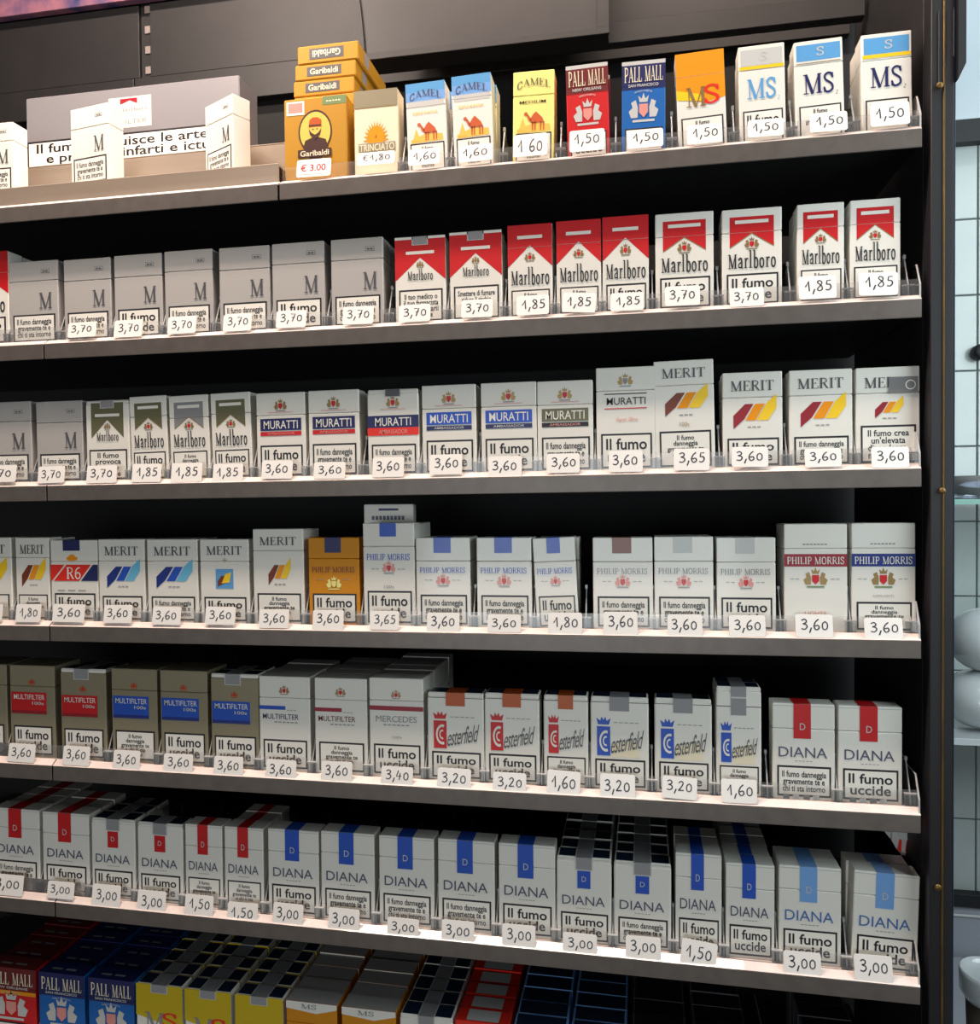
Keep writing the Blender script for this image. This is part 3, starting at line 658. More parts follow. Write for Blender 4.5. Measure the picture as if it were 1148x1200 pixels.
# ------------------------------------------------------------------ the packs, row by row: (design, left px, right px, top py[, tilt deg, yaw deg])
ROWS = [
 [('sun',415,466,105,0,0),('cam',478,524,96,-1.5,0),('cam',532,578,87,-1.5,0),('camy',600,648,83,1,0),('par',665,714,75,-1,0),('pab',728,779,71,.5,0),
  ('mso',795,852,60,-2,0),('ms1',867,921,52,-1,0),('ms2',933,990,46,-1.5,0),('ms3',1010,1069,38,-.5,0)],
 [('ma',-52,10,296,0,0),('gm',11,68,306,0,0),('gm',75,130,303,0,0),('gmA',134,190,298,0,0),('gm',193,249,293,0,0),('gm',257,316,289,0,0),('gmA',319,380,284,0,0),('gm',388,449,279,0,0),
  ('mas',463,522,277,0,0),('mas2',527,588,271,0,0),('mac',595,647,263,0,0),('mac',652,704,258,0,0),('ma',706,760,253,0,0),('mb',768,836,249,0,0),('mb',846,916,244,0,0),
  ('mbc',934,989,238,0,0),('mbc',996,1055,233,0,0)],
 [('gm',-21,37,471,0,0),('gm',43,97,470,0,0),('mgs',101,152,469,0,0),('mg',154,197,464,-1,0),('mgg',200,246,463,-1,0),('mg',249,295,460,-1,0),('mu',301,358,460,0,0),('mub',362,421,457,0,0),
  ('muf',431,491,456,0,0),('mubl',495,558,451,0,0),('mubl',564,629,448,0,0),('muo',630,695,446,0,0),('mup',699,768,430,0,0),('me100',768,838,422,-.7,0),('me',847,917,436,0,0),
  ('meb',925,999,433,0,0),('meg',1003,1078,430,0,0)],
 [('mey',-38,14,630,0,0),('mey',19,58,630,0,0),('r6',60,115,633,0,0),('meB',116,170,632,0,0),('meB2',173,232,632,0,0),('mesq',235,292,632,0,0),('me100b',297,356,620,0,0),
  ('pmo',362,421,630,0,0),('pm100',426,486,613,0,0),('pmb',488,551,630,0,0),('pmb',559,623,630,0,0),('pmba',629,678,630,-2.4,0),('pmbr',695,765,630,0,0),('pms',767,836,629,0,0),
  ('pmsA',840,909,630,0,0),('pmR',919,993,614,0,0),('pmN',998,1073,613,0,0)],
 [('xr',-48,8,778,0,0),('xr',12,64,780,0,0),('xrs',71,124,784,0,0),('xbc',131,184,784,0,0),('xb',188,243,786,0,0),('xbs',247,303,790,0,0),('xwb',304,363,793,0,0),('xwr',369,430,795,0,0),
  ('xme',433,496,795,0,0),('cr',501,567,812,0,0),('cr',568,632,813,0,0),('crc',637,689,815,0,0),('cb',692,760,817,0,0),('cb',767,834,819,0,0),('cbt',839,892,805,0,0),
  ('drb',905,978,825,0,0),('dr',982,1057,828,0,0)],
 [('drb',-8,46,948,0,0),('dr',50,104,953,0,0),('drs',107,158,960,0,0),('drs',161,214,965,0,0),('drc',217,260,967,0,0),('drc',263,308,970,0,0),('db',314,373,973,0,0),('dbb',376,438,976,0,0),
  ('dbb',444,508,981,0,0),('dbb',513,579,985,0,0),('db',584,650,990,0,0),('dbs',652,716,1005,0,0),('dbsb',719,786,1011,0,0),('db',791,845,1001,0,0),('db',850,907,1013,0,0),
  ('dl',912,985,1016,0,0),('dl',997,1074,1023,1.5,0)],
 [('parf',-16,41,1137,0,0),('pabf',45,98,1143,0,0),('pabf',103,156,1150,0,0),('msy',159,213,1156,0,0),('msy',216,270,1163,0,0),('msy',275,331,1170,0,0),('msg',335,394,1178,0,0),
  ('msg',400,463,1185,0,0),('dk',468,530,1192,0,0),('rw',533,596,1199,0,0),('bt',601,664,1206,0,0),('bt',668,734,1211,0,0),('bk',740,806,1216,0,0),('bk',814,880,1222,0,0),('bk',950,1020,1230,0,0)],
]
NARROW = {'cam','camy','par','pab','mso','ms1','ms2','ms3','mac','mbc','mg','mgg','mey','pmba','crc','cbt','drc'}
NBACK = [1, 1, 1, 1, 1, 0, 5]
EXTRA = {(4,9):0,(4,10):0,(4,11):0,(4,12):0,(4,13):0,(4,15):0,(4,16):0,(3,8):2,(4,6):3,(4,7):4,(4,8):5,(5,0):3,(5,1):2,(5,2):2,(5,5):2,(5,11):6,(5,12):6,(5,13):2,(5,14):6,(5,15):1,(5,16):1,(6,9):7,(6,10):7,(6,11):8,(6,12):7}
def SHORT(s):
    w = [x for x in s.split() if x not in ('cigarette', 'with', 'and', 'narrow', 'tall', 'top', 'small')]
    return ' '.join(w[:6])
NTH = ['first','second','third','fourth','fifth','sixth','seventh','eighth','ninth','tenth','eleventh','twelfth','thirteenth','fourteenth','fifteenth','sixteenth','seventeenth','eighteenth']
shelves = {}; shelvesL = {}
IND = [1, 1, 1, 1, 2, 3, 3]
DEEP = MB()
ends0 = un(327, 210).x
for k in range(7):
    if k == 0:
        shelves[0] = shelf(0, ends0, W_END, 'topmost grey shelf board under the blue, red and orange packs', True)
        lf = shelf(0, -.30, ends0-.001, 'top left shelf with raised grey front under the grey carton', False)
        for o in list(lf.children):
            if o.name.startswith('clear_front'): bpy.data.objects.remove(o)
        L = ends0+.30-.004; STEP = un(35,208,.098).z-zlip(0,un(35,208,.098).x)-.0015
        brush = noisy('brushed_warm_metal', (150,136,122), (164,150,136), 60, .4, metal=.3, stretch=(.05,1,1))
        m = MB(); m.box(0, .0080, .003, L, .0098, .0250, brush, .0006); m.obj('raised_front', lf)
        m = MB(); m.box(0, .0099, .0215, L, .052, .0235, brush, .0004); m.obj('upper_ledge', lf)
        m = MB(); m.box(0, .070, .003, L, .0725, STEP, brush, .0006); m.box(0,.070,STEP,L,.15,STEP+.0015,brush,.0004); m.obj('rear_step', lf)
        shelfTL = lf
    else:
        shelvesL[k] = None; shelves[k] = shelf(k, 0.0, W_END, 'grey lipped display shelf, '+ORD[k]+' from the top' if k < 6 else 'bottom display shelf below the frame holding blue and yellow packs', True)
        shelvesL[k] = shelf(k, -.30, -.0004, 'short end of neighbouring grey shelf at the left edge, '+ORD[k], False)
fin_x = {}
for k, row in enumerate(ROWS):
    n = len(row)
    cols = []
    for i, (key, xl, xr, ty, tilt, yaw) in enumerate(row):
        a = un(xl, ty+40, YP); b = un(xr, ty+40, YP)
        if k == 6: a = un(xl, ty, YP); b = un(xr, ty, YP)
        xc = (a.x+b.x)/2; w_ = b.x-a.x
        zb = zlip(k, xc)+.0032
        zt = un((xl+xr)/2, ty, YP).z; h_ = zt-zb
        if k == 6: h_ = .088
        W = .044 if key in NARROW else .0555
        H = min((.088, .096, .102), key=lambda v: abs(v-h_))
        if key == 'sun': W, H = .045, .080
        sc = (w_/W, 1, h_/H)
        cols.append((xc-w_/2, xc+w_/2))
        side = NTH[i]+' from the left' if i < n/2 else (NTH[n-1-i]+' from the right' if n-1-i else 'rightmost')
        if i == 0: side = 'leftmost'
        group = 'cigarette packs on the '+ORD[k]
        pos = side+', '+ORD[k]
        if key == 'sun':
            place_pack(key, W, H, (xc, YP, zb), 0, math.radians(tilt), sc, 'cream tobacco pouch with orange sun beside the amber boxes', group, 'tobacco_pouch', 'tobacco pouch')
        else:
            place_pack(key, W, H, (xc, YP, zb), math.radians(yaw), math.radians(tilt)-math.atan(ZL[k][1]), sc, DES[key][1]+', '+pos, group)
        nb = EXTRA.get((k, i), NBACK[k])
        if key == 'sun': nb = 0
        for j in range(nb):
            jx = random.uniform(-.0004, .0004); yy = YP+(j+1)*(D+.0009)
            if yy + D > DEPTH: break
            if j >= IND[k]:
                me = pack_meshes(key, W, H)[1]; mw = Matrix.Translation((xc+jx, yy, zb+.0003)) @ Matrix.Rotation(-math.atan(ZL[k][1]), 4, 'Y') @ Matrix.Diagonal((sc[0]*.972, 1, sc[2]*random.uniform(.985,1.0), 1))
                for p in me.polygons: DEEP.poly([mw @ me.vertices[v].co for v in p.vertices], me.materials[p.material_index])
                continue
            place_back(key, W, H, (xc+jx, yy, zb), math.radians(random.uniform(-.4,.4)), -math.atan(ZL[k][1]), (sc[0]*.98, 1, sc[2]*random.uniform(.985,1.0)),
                       SHORT(DES[key][1])+', '+NTH[j+1]+' deep, column '+side+', '+ORD[k], group)
    xs = [(cols[i][1]+cols[i+1][0])/2 for i in range(n-1)]+[cols[-1][1]+.006]
    for x in xs:
        if k == 0 and x < .4: continue
        if x < .004:
            if x < -.008: divider(shelvesL[k], x)
            continue
        divider(shelves[k], min(x, W_END-.006))

dp = DEEP.obj('deep_cigarette_packs'); tag(dp, 'shadowed rows of pack tops deep behind the front packs, lower three shelves', 'cigarette packs', None, 'stuff')

# ------------------------------------------------------------------ amber tobacco boxes
a = un(333,150,YP); b = un(406,150,YP); zb = zlip(0, a.x)+.0032; zt = un(369,114,YP).z
gw = b.x-a.x
place_pack('gar', gw, zt-zb, ((a.x+b.x)/2, YP, zb), 0, 0, (1,1,1), 'standing amber tobacco box with oval portrait, front of the pile', 'amber tobacco boxes', 'tobacco_box', 'tobacco box')
tops = [un(371,52,.039).z, un(370,74,.039).z, un(369,93,.039).z]
z = zb; hs = []
n_ = 5; base_h = (un(369,112,.039).z-zb)/n_
zz = [zb+base_h*i for i in range(n_+1)]+[tops[2], tops[1], tops[0]]
for i in range(len(zz)-1):
    h = zz[i+1]-zz[i]-.0004; dx = [0,0,0,0,0,0,.002,.005][i]
    root = link('tobacco_box', None, None, ((a.x+b.x)/2+dx, .039, zz[i])); root.empty_display_size = .01
    m = MB(); m.box(-gw/2,0,0,gw/2,.095,h,mat('amber'),.0012); m.obj('box_body', root)
    m = MB(); m.poly([(gw/2+.0001,.02,h*.2),(gw/2+.0001,.034,h*.2),(gw/2+.0001,.034,h*.9),(gw/2+.0001,.02,h*.9)], mat('stamp')); m.obj('tax_stamp', root)
    m = MB(); m.box(-gw*.3,-.0002,h*.22,gw*.26,.0002,h*.80,mat('dgrey')); p = m.obj('name_band', root)
    vs, fs = text_geom('Garibaldi','bold'); m = MB(); fl = i == 7
    m.raw([(((1-u) if fl else u)*gw*.46-gw*.25, -.00035, h*(.32+.38*((1-v) if fl else v))) for u, v, l in vs], fs, mat('cream')); m.obj('lettering', p)
    tag(root, 'flat lying amber tobacco box, '+['lowest','second','third','fourth','fifth','sixth','seventh','topmost'][i]+' of the pile behind the portrait box', 'tobacco box', 'amber tobacco boxes')

# ------------------------------------------------------------------ carton and three pale packs on the top left shelf
zc = zlip(0, .02)+STEP+.0018
YK = .098
A = un(30,117,YK); B = un(280,86,YK); Bt = un(35,206,YK)
cw = B.x-A.x; ch = (A.z+B.z)/2-zc
root = link('cigarette_carton', None, None, ((A.x+B.x)/2, YK, zc)); root.rotation_euler = (0, 0, 0)
tag(root, 'long silver grey cigarette carton lying behind the pale packs on the top left shelf', 'carton')
mat('cartonsilver', .26, .5, .35, (156,154,158))
m = MB(); m.box(-cw/2,0,0,cw/2,.046,ch,_m['cartonsilver'],.0012); m.obj('carton_body', root)
ar = Art(cw, ch, 0)
ar.rect(.004,.56,.996,.965,'ink',1,'warning_label'); ar.rect(.012,.585,.988,.90,'paper',2,'warning_label')
ar.text(.05,.60,.95,.885,'Il fumo ostruisce le arterie\ne provoca infarti e ictus','ink','bold','warning_text',3)
ar.rect(.40,.12,.60,.50,'lgrey',1,'logo_plate'); ar.poly([(.455,.21),(.455,.14),(.50,.14),(.50,.165)],'dred',2,'logo_plate'); ar.poly([(.50,.165),(.50,.14),(.535,.14),(.535,.21)],'dred',2,'logo_plate')
ar.text(.45,.25,.58,.30,'Marlboro','grey','marl','lettering',2); ar.text(.46,.40,.58,.45,'FILTER','grey','sans','lettering',2)
mk = {}
for nme, mb in ar.parts.items(): mk[nme] = mb.obj(nme, mk['warning_label'] if nme == 'warning_text' else root)
zs = zlip(0,.05)+.0238
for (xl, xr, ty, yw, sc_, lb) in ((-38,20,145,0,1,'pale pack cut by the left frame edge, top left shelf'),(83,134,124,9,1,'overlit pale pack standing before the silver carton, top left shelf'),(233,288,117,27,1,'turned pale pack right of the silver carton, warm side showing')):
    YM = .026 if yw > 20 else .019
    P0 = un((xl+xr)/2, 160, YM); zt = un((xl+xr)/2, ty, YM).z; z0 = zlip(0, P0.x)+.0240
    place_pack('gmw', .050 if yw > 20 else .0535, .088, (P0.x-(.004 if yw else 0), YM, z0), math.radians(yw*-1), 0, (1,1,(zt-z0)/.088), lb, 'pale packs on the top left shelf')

# ------------------------------------------------------------------ price cards: (text, left px, top py, right px, bottom py, tilt)
CARDS = [
 [('P€ 3.00',347,185,387,207,0),('E1,80',418,177,462,193,0),('1,60',478,173,515,193,0),('1,60',537,168,577,189,0),('1 60',601,155,641,183,0),('1,50',667,150,708,177,0),('1,50',735,150,777,173,0),('1,50',805,144,846,168,0),('1,50',876,138,918,160,0),('1,50',949,130,993,154,0),('1,50',1020,118,1066,147,0)],
 [('3,70',79,377,112,395,0),('3,70',133,374,166,395,0),('3,70',196,370,229,391,0),('3,70',261,367,294,388,0),('3,70',323,363,358,384,0),('3,70',401,358,437,380,0),('3,70',467,356,504,377,0),('3,70',540,350,577,372,0),('1,85',605,345,643,369,0),('1,85',658,342,697,366,4),('1,85',715,342,754,364,0),('3,70',779,334,820,358,0),('3,70',855,336,895,359,0),('1,85',936,322,980,350,0),('1,85',1006,318,1052,346,2)],
 [('3,70',-20,545,18,565,0),('3,70',44,546,75,566,0),('3,70',101,545,136,566,0),('1,85',154,543,188,565,0),('1,85',200,542,236,565,0),('1,85',249,543,284,565,0),('3,60',306,539,342,561,0),('3,60',367,541,404,561,0),('3,60',436,535,473,559,0),('3,60',503,532,541,556,0),('3,60',572,534,611,558,0),('3,60',640,531,679,554,0),('3,60',713,527,753,553,0),('3,65',789,525,831,551,0),('3,60',857,523,900,547,0),('3,60',943,525,986,547,0),('3,60',1021,523,1065,548,0)],
 [('1,80',-25,708,2,727,0),('1,80',18,708,47,729,0),('3,60',61,708,98,729,0),('3,60',121,709,154,730,0),('3,60',178,711,211,732,0),('3,60',240,711,275,732,0),('3,60',303,714,338,736,0),('3,60',366,715,402,738,0),('3,65',433,716,467,738,0),('3,60',500,718,538,742,0),('3,60',571,720,610,741,0),('1,80',642,718,682,743,0),('3,60',707,717,747,744,0),('3,60',782,720,823,746,0),('3,60',854,721,897,746,0),('3,60',932,720,976,747,0),('3,60',1013,724,1058,749,0)],
 [('3,60',9,872,40,893,0),('3,60',73,875,104,897,0),('3,60',132,880,163,902,0),('3,60',191,884,225,906,0),('3,60',250,887,284,909,0),('3,60',311,891,346,914,0),('3,60',376,893,412,917,0),('3,40',446,899,483,922,0),('3,20',512,901,551,925,0),('3,20',577,906,616,929,0),('1,60',640,904,679,933,2),('3,20',703,908,744,936,0),('3,20',775,911,816,936,3),('1,60',845,914,887,941,0)],
 [('3,00',-12,1026,26,1049,0),('3,00',55,1034,86,1053,0),('3,00',107,1038,140,1062,0),('3,00',160,1045,193,1070,0),('1,50',216,1050,249,1073,0),('1,50',266,1059,301,1083,0),('3,00',319,1060,354,1085,0),('3,00',384,1066,420,1091,0),('3,00',453,1077,490,1098,0),('3,00',517,1080,555,1104,0),('3,00',588,1085,627,1111,0),('3,00',659,1095,699,1118,0),('3,00',733,1099,774,1125,0),('1,50',796,1104,838,1133,6),('3,00',918,1117,962,1145,0),('3,00',1001,1121,1046,1150,0)],
]
cardm = mat('cardwhite', .5, .15, 0, (244,240,234)); penm = mat('peninc', .5, .0, 0, (46,46,58))
for k, row in enumerate(CARDS):
    for i, (tx, x0, y0, x1, y1, tl) in enumerate(row):
        c0 = un((x0+x1)/2, (y0+y1)/2, YC); wv = un(x1,(y0+y1)/2,YC).x-un(x0,(y0+y1)/2,YC).x; hv = un((x0+x1)/2,y0,YC).z-un((x0+x1)/2,y1,YC).z
        root = link('price_card', None, None, (c0.x, YC-.0006, c0.z-hv/2)); root.rotation_euler = (math.radians(-9), math.radians(tl)+random.uniform(-.012,.012)-math.atan(ZL[k][1]), 0)
        m = MB(); r = .0022; pts = []
        for cx_, cz_, a0 in ((wv/2-r, r, -90), (wv/2-r, hv-r, 0), (-wv/2+r, hv-r, 90), (-wv/2+r, r, 180)):
            for s_ in range(4): an = math.radians(a0+30*s_); pts.append((cx_+r*math.cos(an), cz_+r*math.sin(an)))
        m.poly([(x, 0, z) for x, z in pts], cardm); m.poly([(x, .0004, z) for x, z in pts[::-1]], cardm)
        for (xa,za),(xb,zb_) in zip(pts, pts[1:]+pts[:1]): m.poly([(xa,0,za),(xa,.0004,za),(xb,.0004,zb_),(xb,0,zb_)], cardm)
        m.obj('card', root)
        printed = tx[0] == 'P'; t2 = tx[1:] if printed else tx
        vs, fs = text_geom(t2, 'bold' if printed else 'hand')
        ww, hh = (.74, .42) if printed else (.72, .62)
        jx, jz = random.uniform(-.03,.03), random.uniform(-.03,.03)
        m = MB(); m.raw([((u-.5+jx)*wv*ww, -.00012-.00006*l, hv*(.5+jz+(v-.5)*hh)) for u, v, l in vs], fs, mat('red') if printed else penm); m.obj('printed_price' if printed else 'handwritten_price', root)
        if printed:
            m = MB(); b_ = .0006
            m.poly([(-wv*.44,-.0001,hv*.12),(wv*.44,-.0001,hv*.12),(wv*.44,-.0001,hv*.12+b_),(-wv*.44,-.0001,hv*.12+b_)], mat('pink')); m.obj('red_line', root)
        price = t2.replace('E','euro ').replace('€ ','euro ')
        row_n = len(row)
        side = 'leftmost' if i == 0 else (NTH[i]+' from the left' if i < row_n/2 else (NTH[row_n-1-i]+' from the right' if row_n-1-i else 'rightmost'))
        tag(root, ('printed red price card reading ' if printed else 'small white price card handwritten ')+price+', '+side+' on the '+ORD[k], 'price card', 'price cards on the '+ORD[k])

# taller red and white pack standing at the back of its bottom shelf column
Q = un(580,1150,.14); zr = zlip(6, Q.x)+.0032; hr = un(580,1134,.158+.012).z-zr
place_pack('rw', .0555, .1, (Q.x+.004, YP+9*(D+.0009)+.004, zr), 0, -math.atan(ZL[6][1]), (1,1,max(1.0,min(1.3,hr/.1))), 'raised red pack with white oval standing at the back of the red column, bottom shelf', 'cigarette packs on the bottom shelf')

# leaflet-like pale pack standing up behind the tall blue-square pack
P0 = un(456,620,.066); ztop = un(456,591,.066).z; z0 = zlip(3,P0.x)+.0032
# two packs lying flat carry the raised pale pack
m = MB(); 
for q in range(1):
    pass
place_pack('pmx', un(486,600,.062).x-un(428,600,.062).x, .096, (P0.x, .064, z0), 0, 0, (1,.5,(ztop-z0)/.096), 'pale extra tall carton sticking up behind the tall blue square pack', None, 'pale_carton', 'carton')

# grey sticker on the rightmost ribbon pack of the third shelf
Q = un(1058,451,YP); st = link('sticker', None, None, (Q.x, YP-.0007, Q.z)); sw = .0125; shh = .0075
tag(st, 'translucent grey sticker covering the lettering on the rightmost pack, third shelf', 'sticker')
m = MB(); m.box(-sw,-.0002,-shh,sw,.0001,shh,clear('grey_sticker_film',(.62,.6,.6),.25)); m.obj('film', st)
m = MB(); n = 20
for i in range(n):
    a0, a1 = 2*math.pi*i/n, 2*math.pi*(i+1)/n
    m.poly([(.006+r*math.cos(t),-.0004,r*math.sin(t)) for r, t in ((.0035,a0),(.0045,a0),(.0045,a1),(.0035,a1))], mat('paper'))
m.obj('ring_mark', st)

# crumpled red and white pack behind the blue packs at the far right, sixth shelf
Q = un(1058,990,.07); bmv = []; 
vs, fs = lathe([(.001,-.026),(.006,-.022),(.012,-.010),(.019,.004),(.021,.016),(.017,.024),(.004,.027),(.0005,.027)], 14)
m = MB(); cr = [(v[0]*(1+.25*math.sin(v[2]*400+v[1]*300))+.002*random.uniform(-1,1), v[1]*.5+.002*random.uniform(-1,1), v[2]+.0015*random.uniform(-1,1)) for v in vs]
for f in fs: m.poly([cr[i] for i in f], mat('scarlet') if random.random() < .35 else mat('lgrey'))
ob = m.obj('crumpled_wrapper', None, (Q.x, .07, zlip(5,Q.x)+.0032+.088+.027)); tag(ob, 'crumpled red and white wrapper lying behind the pale blue packs at the far right', 'wrapper')
# small fallen scraps in front of the two unpriced red-stripe packs
for x0_, x1_, lb in ((921,961,'left'),(999,1040,'right')):
    for j in range(4):
        px = x0_+(x1_-x0_)*j/3.4; Q = un(px, 938 if lb == 'left' else 941, .011)
        m = MB(); m.box(-.0028,0,-.0,.0028,.0006,.0042,mat('cardwhite' if j % 2 else 'fade'),.0001)
        ob = m.obj('paper_scrap', None, (Q.x, .0103, zlip(4,Q.x)+.0050)); ob.rotation_euler = (0, random.uniform(-.15,.15), 0)
        tag(ob, 'tiny paper scrap stuck under the '+lb+' red striped pack, '+NTH[j]+' from its left, fifth shelf', 'paper scrap', 'scraps under the red striped packs')

# ------------------------------------------------------------------ cabinet: post, back panels, hood
YB = .27
m_root = link('display_cabinet', None, None, (0, YB, -1.25)); tag(m_root, 'dark display cabinet with slotted back panels around the shelves', 'cabinet')
def wbox(name, x0, y0, z0, x1, y1, z1, m_, parent=None, c=.0006):
    m = MB(); m.box(x0, y0, z0, x1, y1, z1, m_, c); o = m.obj(name, parent)
    if parent: o.location = -Vector(parent.location)
    return o
wbox('back_board', -.5, YB+.012, -1.25, .93, YB+.03, 1.0, noisy('black_board', (6,6,7), (9,8,9), 20, .8), m_root)
zt1 = un(80,17,YB).z; zb1 = un(80,101,YB).z
xg0 = un(163,60,YB).x; xg1 = un(176,60,YB).x
wbox('back_panel', -.5, YB, zb1, xg0, YB+.011, zt1, panelm, m_root)
wbox('back_panel', xg1, YB, zb1, .893, YB+.011, zt1, panelm, m_root)
xm = un(158,90,YB).x
wbox('lower_back_panel', -.5, YB-.002, zb1-.045, xm-.001, YB+.010, zb1-.001, panelm, m_root)
wbox('lower_back_panel', xm+.001, YB-.002, zb1-.045, .893, YB+.010, zb1-.001, panelm, m_root)
o_strip = wbox('slotted_upright', xg0+.001, YB+.004, zb1-.04, xg1-.001, YB+.011, 1.0, darkm, m_root)
for i in range(16):
    z = zb1+.006+i*.0285; wbox('slot', (xg0+xg1)/2-.001, YB+.0025, z, xg1-.0012, YB+.0041, z+.0105, noisy('slot_metal', (120,110,108), (140,128,124), 30, .4), m_root, .0003)
# poster-like marbled header above the back panels
pm = noisy('marbled_header', (42,52,100), (150,98,112), 26, .6, 0, 0, 8); 
hd = wbox('header_board', -.5, YB-.012, zt1+.001, un(205,0,YB).x+.10, YB-.0005, zt1+.30, pm); tag(hd, 'marbled pink and blue board above the dark panels, top left corner', 'board')
# hood
zh = un(560,54,.16).z; hx0 = un(428,68,.16).x; hx1 = un(712,42,.16).x
hood = link('lamp_hood', None, None, ((hx0+hx1)/2, .16, zh)); tag(hood, 'dark grey lamp hood hanging above the blue and yellow packs', 'lamp hood')
m = MB(); n = 10; pr = []
for i in range(n+1):
    t = i/n; pr.append((-.030*t**1.6, .20*t))
hw = (hx1-hx0)/2
def hv_(s, y): return [(-hw+px*1.0, y, pz) for px, pz in pr]
L0 = hv_(1, 0); L1 = hv_(1, .035)
for i in range(n):
    m.poly([L0[i], L0[i+1], L1[i+1], L1[i]], darkm)
m.poly([(x, y, z) for x, y, z in L0][::-1]+[], darkm) if 0 else None
for i in range(n):
    m.poly([L0[i], (hw,0,L0[i][2]), (hw,0,L0[i+1][2]), L0[i+1]], panelm); m.poly([L1[i], L1[i+1], (hw,.035,L0[i+1][2]), (hw,.035,L0[i][2])], panelm)
m.poly([(hw,0,0),(hw,.035,0),(hw,.035,.2),(hw,0,.2)], darkm); m.poly([(-hw,0,0),(-hw,.035,0),(hw,.035,0),(hw,0,0)], darkm); m.poly([(-hw-.03,0,.2),(hw,0,.2),(hw,.035,.2),(-hw-.03,.035,.2)], darkm)
m.obj('hood_shell', hood)
m = MB(); m.box(-hw-.002,-.004,-.004,hw+.002,.0,.004,darkm,.0005); m.box(hw-.012,-.003,.004,hw+.002,0,.2,darkm,.0005); m.obj('hood_rim', hood)
m = MB()
for i in range(n):
    (xa,ya,za),(xb,yb,zb_) = L0[i], L0[i+1]
    m.poly([(xa-.016,-.003,za),(xa,-.003,za),(xb,-.003,zb_),(xb-.016,-.003,zb_)], darkm); m.poly([(xa,-.003,za),(xa,0,za),(xb,0,zb_),(xb,-.003,zb_)], darkm); m.poly([(xa-.016,-.003,za),(xb-.016,-.003,zb_),(xb-.016,0,zb_),(xa-.016,0,za)], darkm)
m.obj('hood_side_band', hood)
# cornice strip
zc1 = un(440,78,.20).z
wbox('cornice_strip', hx0-.02, .20, zc1-.003, .893, .215, zc1+.022, panelm, m_root)

# right post
px0 = un(1090,500,.0).x; px1 = un(1117,500,.0).x
post = link('side_post', None, None, (px0, 0, -1.25)); tag(post, 'dark vertical cabinet post with thin brass seam right of the shelves', 'post')
def pb(name, *a_): 
    m = MB(); m.box(*a_[:6], a_[6], .0006); o = m.obj(name, post); o.location = -Vector(post.location); return o
pb('front_face', px0, 0, -1.25, px1, .02, .9, postm); pb('side_panel', px0, .0205, -1.25, px0+.012, .265, .9, darkm)
xs_ = un(1105,500,-.0004).x; pb('brass_seam', xs_-.0009, -.0012, -1.25, xs_+.0009, -.0001, .9, goldm)
pb('right_edge', px1+.0002, .001, -1.25, px1+.0016, .02, .9, noisy('blue_edge', (30,42,62), (36,50,70), 10, .4))
# bracket near the top
bx1 = un(1130,60,0).x; bz0 = un(1116,96,0).z; bz1 = un(1130,76,0).z
m = MB(); q = [(px1+.0017,bz0),(bx1,bz1),(bx1,.9),(px1+.0017,.9)]
m.poly([(x,-.004,z) for x,z in q], postm); m.poly([(x,.016,z) for x,z in q[::-1]], postm)
for (xa,za),(xb,zb_) in zip(q, q[1:]+q[:1]): m.poly([(xa,-.004,za),(xa,.016,za),(xb,.016,zb_),(xb,-.004,zb_)], postm)
o = m.obj('upper_bracket', post); o.location = -Vector(post.location)
gz = un(1105,13,0).z
for xx in (1101,1116):
    X = un(xx,50,-.001).x; pb('bracket_groove', X-.0012, -.0048, bz0+.02, X+.0002, -.0041, gz, darkm) if xx == 1116 else pb('bracket_groove', X-.0012, -.0014, bz0, X, -.0002, gz, darkm)
for xx, yy in ((1101,100),(1099,1040),(1104,575)):
    Q = un(xx,yy,-.002); vs, fs = lathe([(.0001,0),(.0028,0),(.0030,.0012),(.0018,.0022),(.0001,.0022)], 12)
    m = MB(); m.raw([(v[0], -v[2], v[1]) for v in vs], fs, goldm); o = m.obj('brass_screw', post, None, True); o.location = Vector((Q.x, -.0012, Q.z))-Vector(post.location)

# ------------------------------------------------------------------ tiled wall and things right of the post
YW = .86
tilem = noisy('pale_tile', (156,166,164), (166,174,172), 8, .18, coat=.4); grout = noisy('grey_grout', (84,92,90), (96,102,100), 60, .9)
wall = link('wall_back', None, None, (1.2, YW+.004, -1.2)); tag(wall, None, None, None, 'structure')
m = MB(); m.box(-.7, YW+.004, -1.3, 2.7, YW+.03, 1.6, grout); o = m.obj('grout_bed', wall); o.location = -Vector(wall.location)
xj = un(1145.5,300,YW).x; z1_ = un(1130,257,YW).z; z2_ = un(1130,523,YW).z; th = (z1_-z2_)/3
ztop_ = un(1130,168,YW).z; zbot_ = un(1130,1047,YW).z
tm_ = None
for r in range(-1, 12):
    for c_ in range(-2, 3):
        x0 = xj+c_*th+.0012; x1 = xj+(c_+1)*th-.0012; zz1 = z1_-r*th-.0012; zz0 = z1_-(r+1)*th+.0012
        if zz0 < zbot_-.2: continue
        if tm_ is None: mm = MB(); mm.box(0,0,0,th-.0024,.006,th-.0024,tilem,.0012); tm_ = mm.mesh('tile')
        o = link('tile', tm_, wall); o.location = Vector((x0, YW, zz0))-Vector(wall.location)
blackm = noisy('black_rail', (9,10,14), (13,14,18), 20, .6)
za, zb_ = un(1130,140,YW-.02).z, un(1130,167,YW-.02).z
r1 = wbox('wall_rail', .86, YW-.022, zb_, 2.4, YW-.001, za, blackm); tag(r1, 'dark rail between bright panel and tiles, upper right', 'rail')
panelw = noisy('white_panel', (178,190,196), (186,196,202), 4, .3)
p1 = wbox('wall_panel', .86, YW-.012, za+.0005, 2.4, YW-.001, za+.5, panelw); tag(p1, 'bright white wall panel behind the post at the upper right', 'panel')
za, zb_ = un(1130,1048,YW-.02).z, un(1130,1063,YW-.02).z
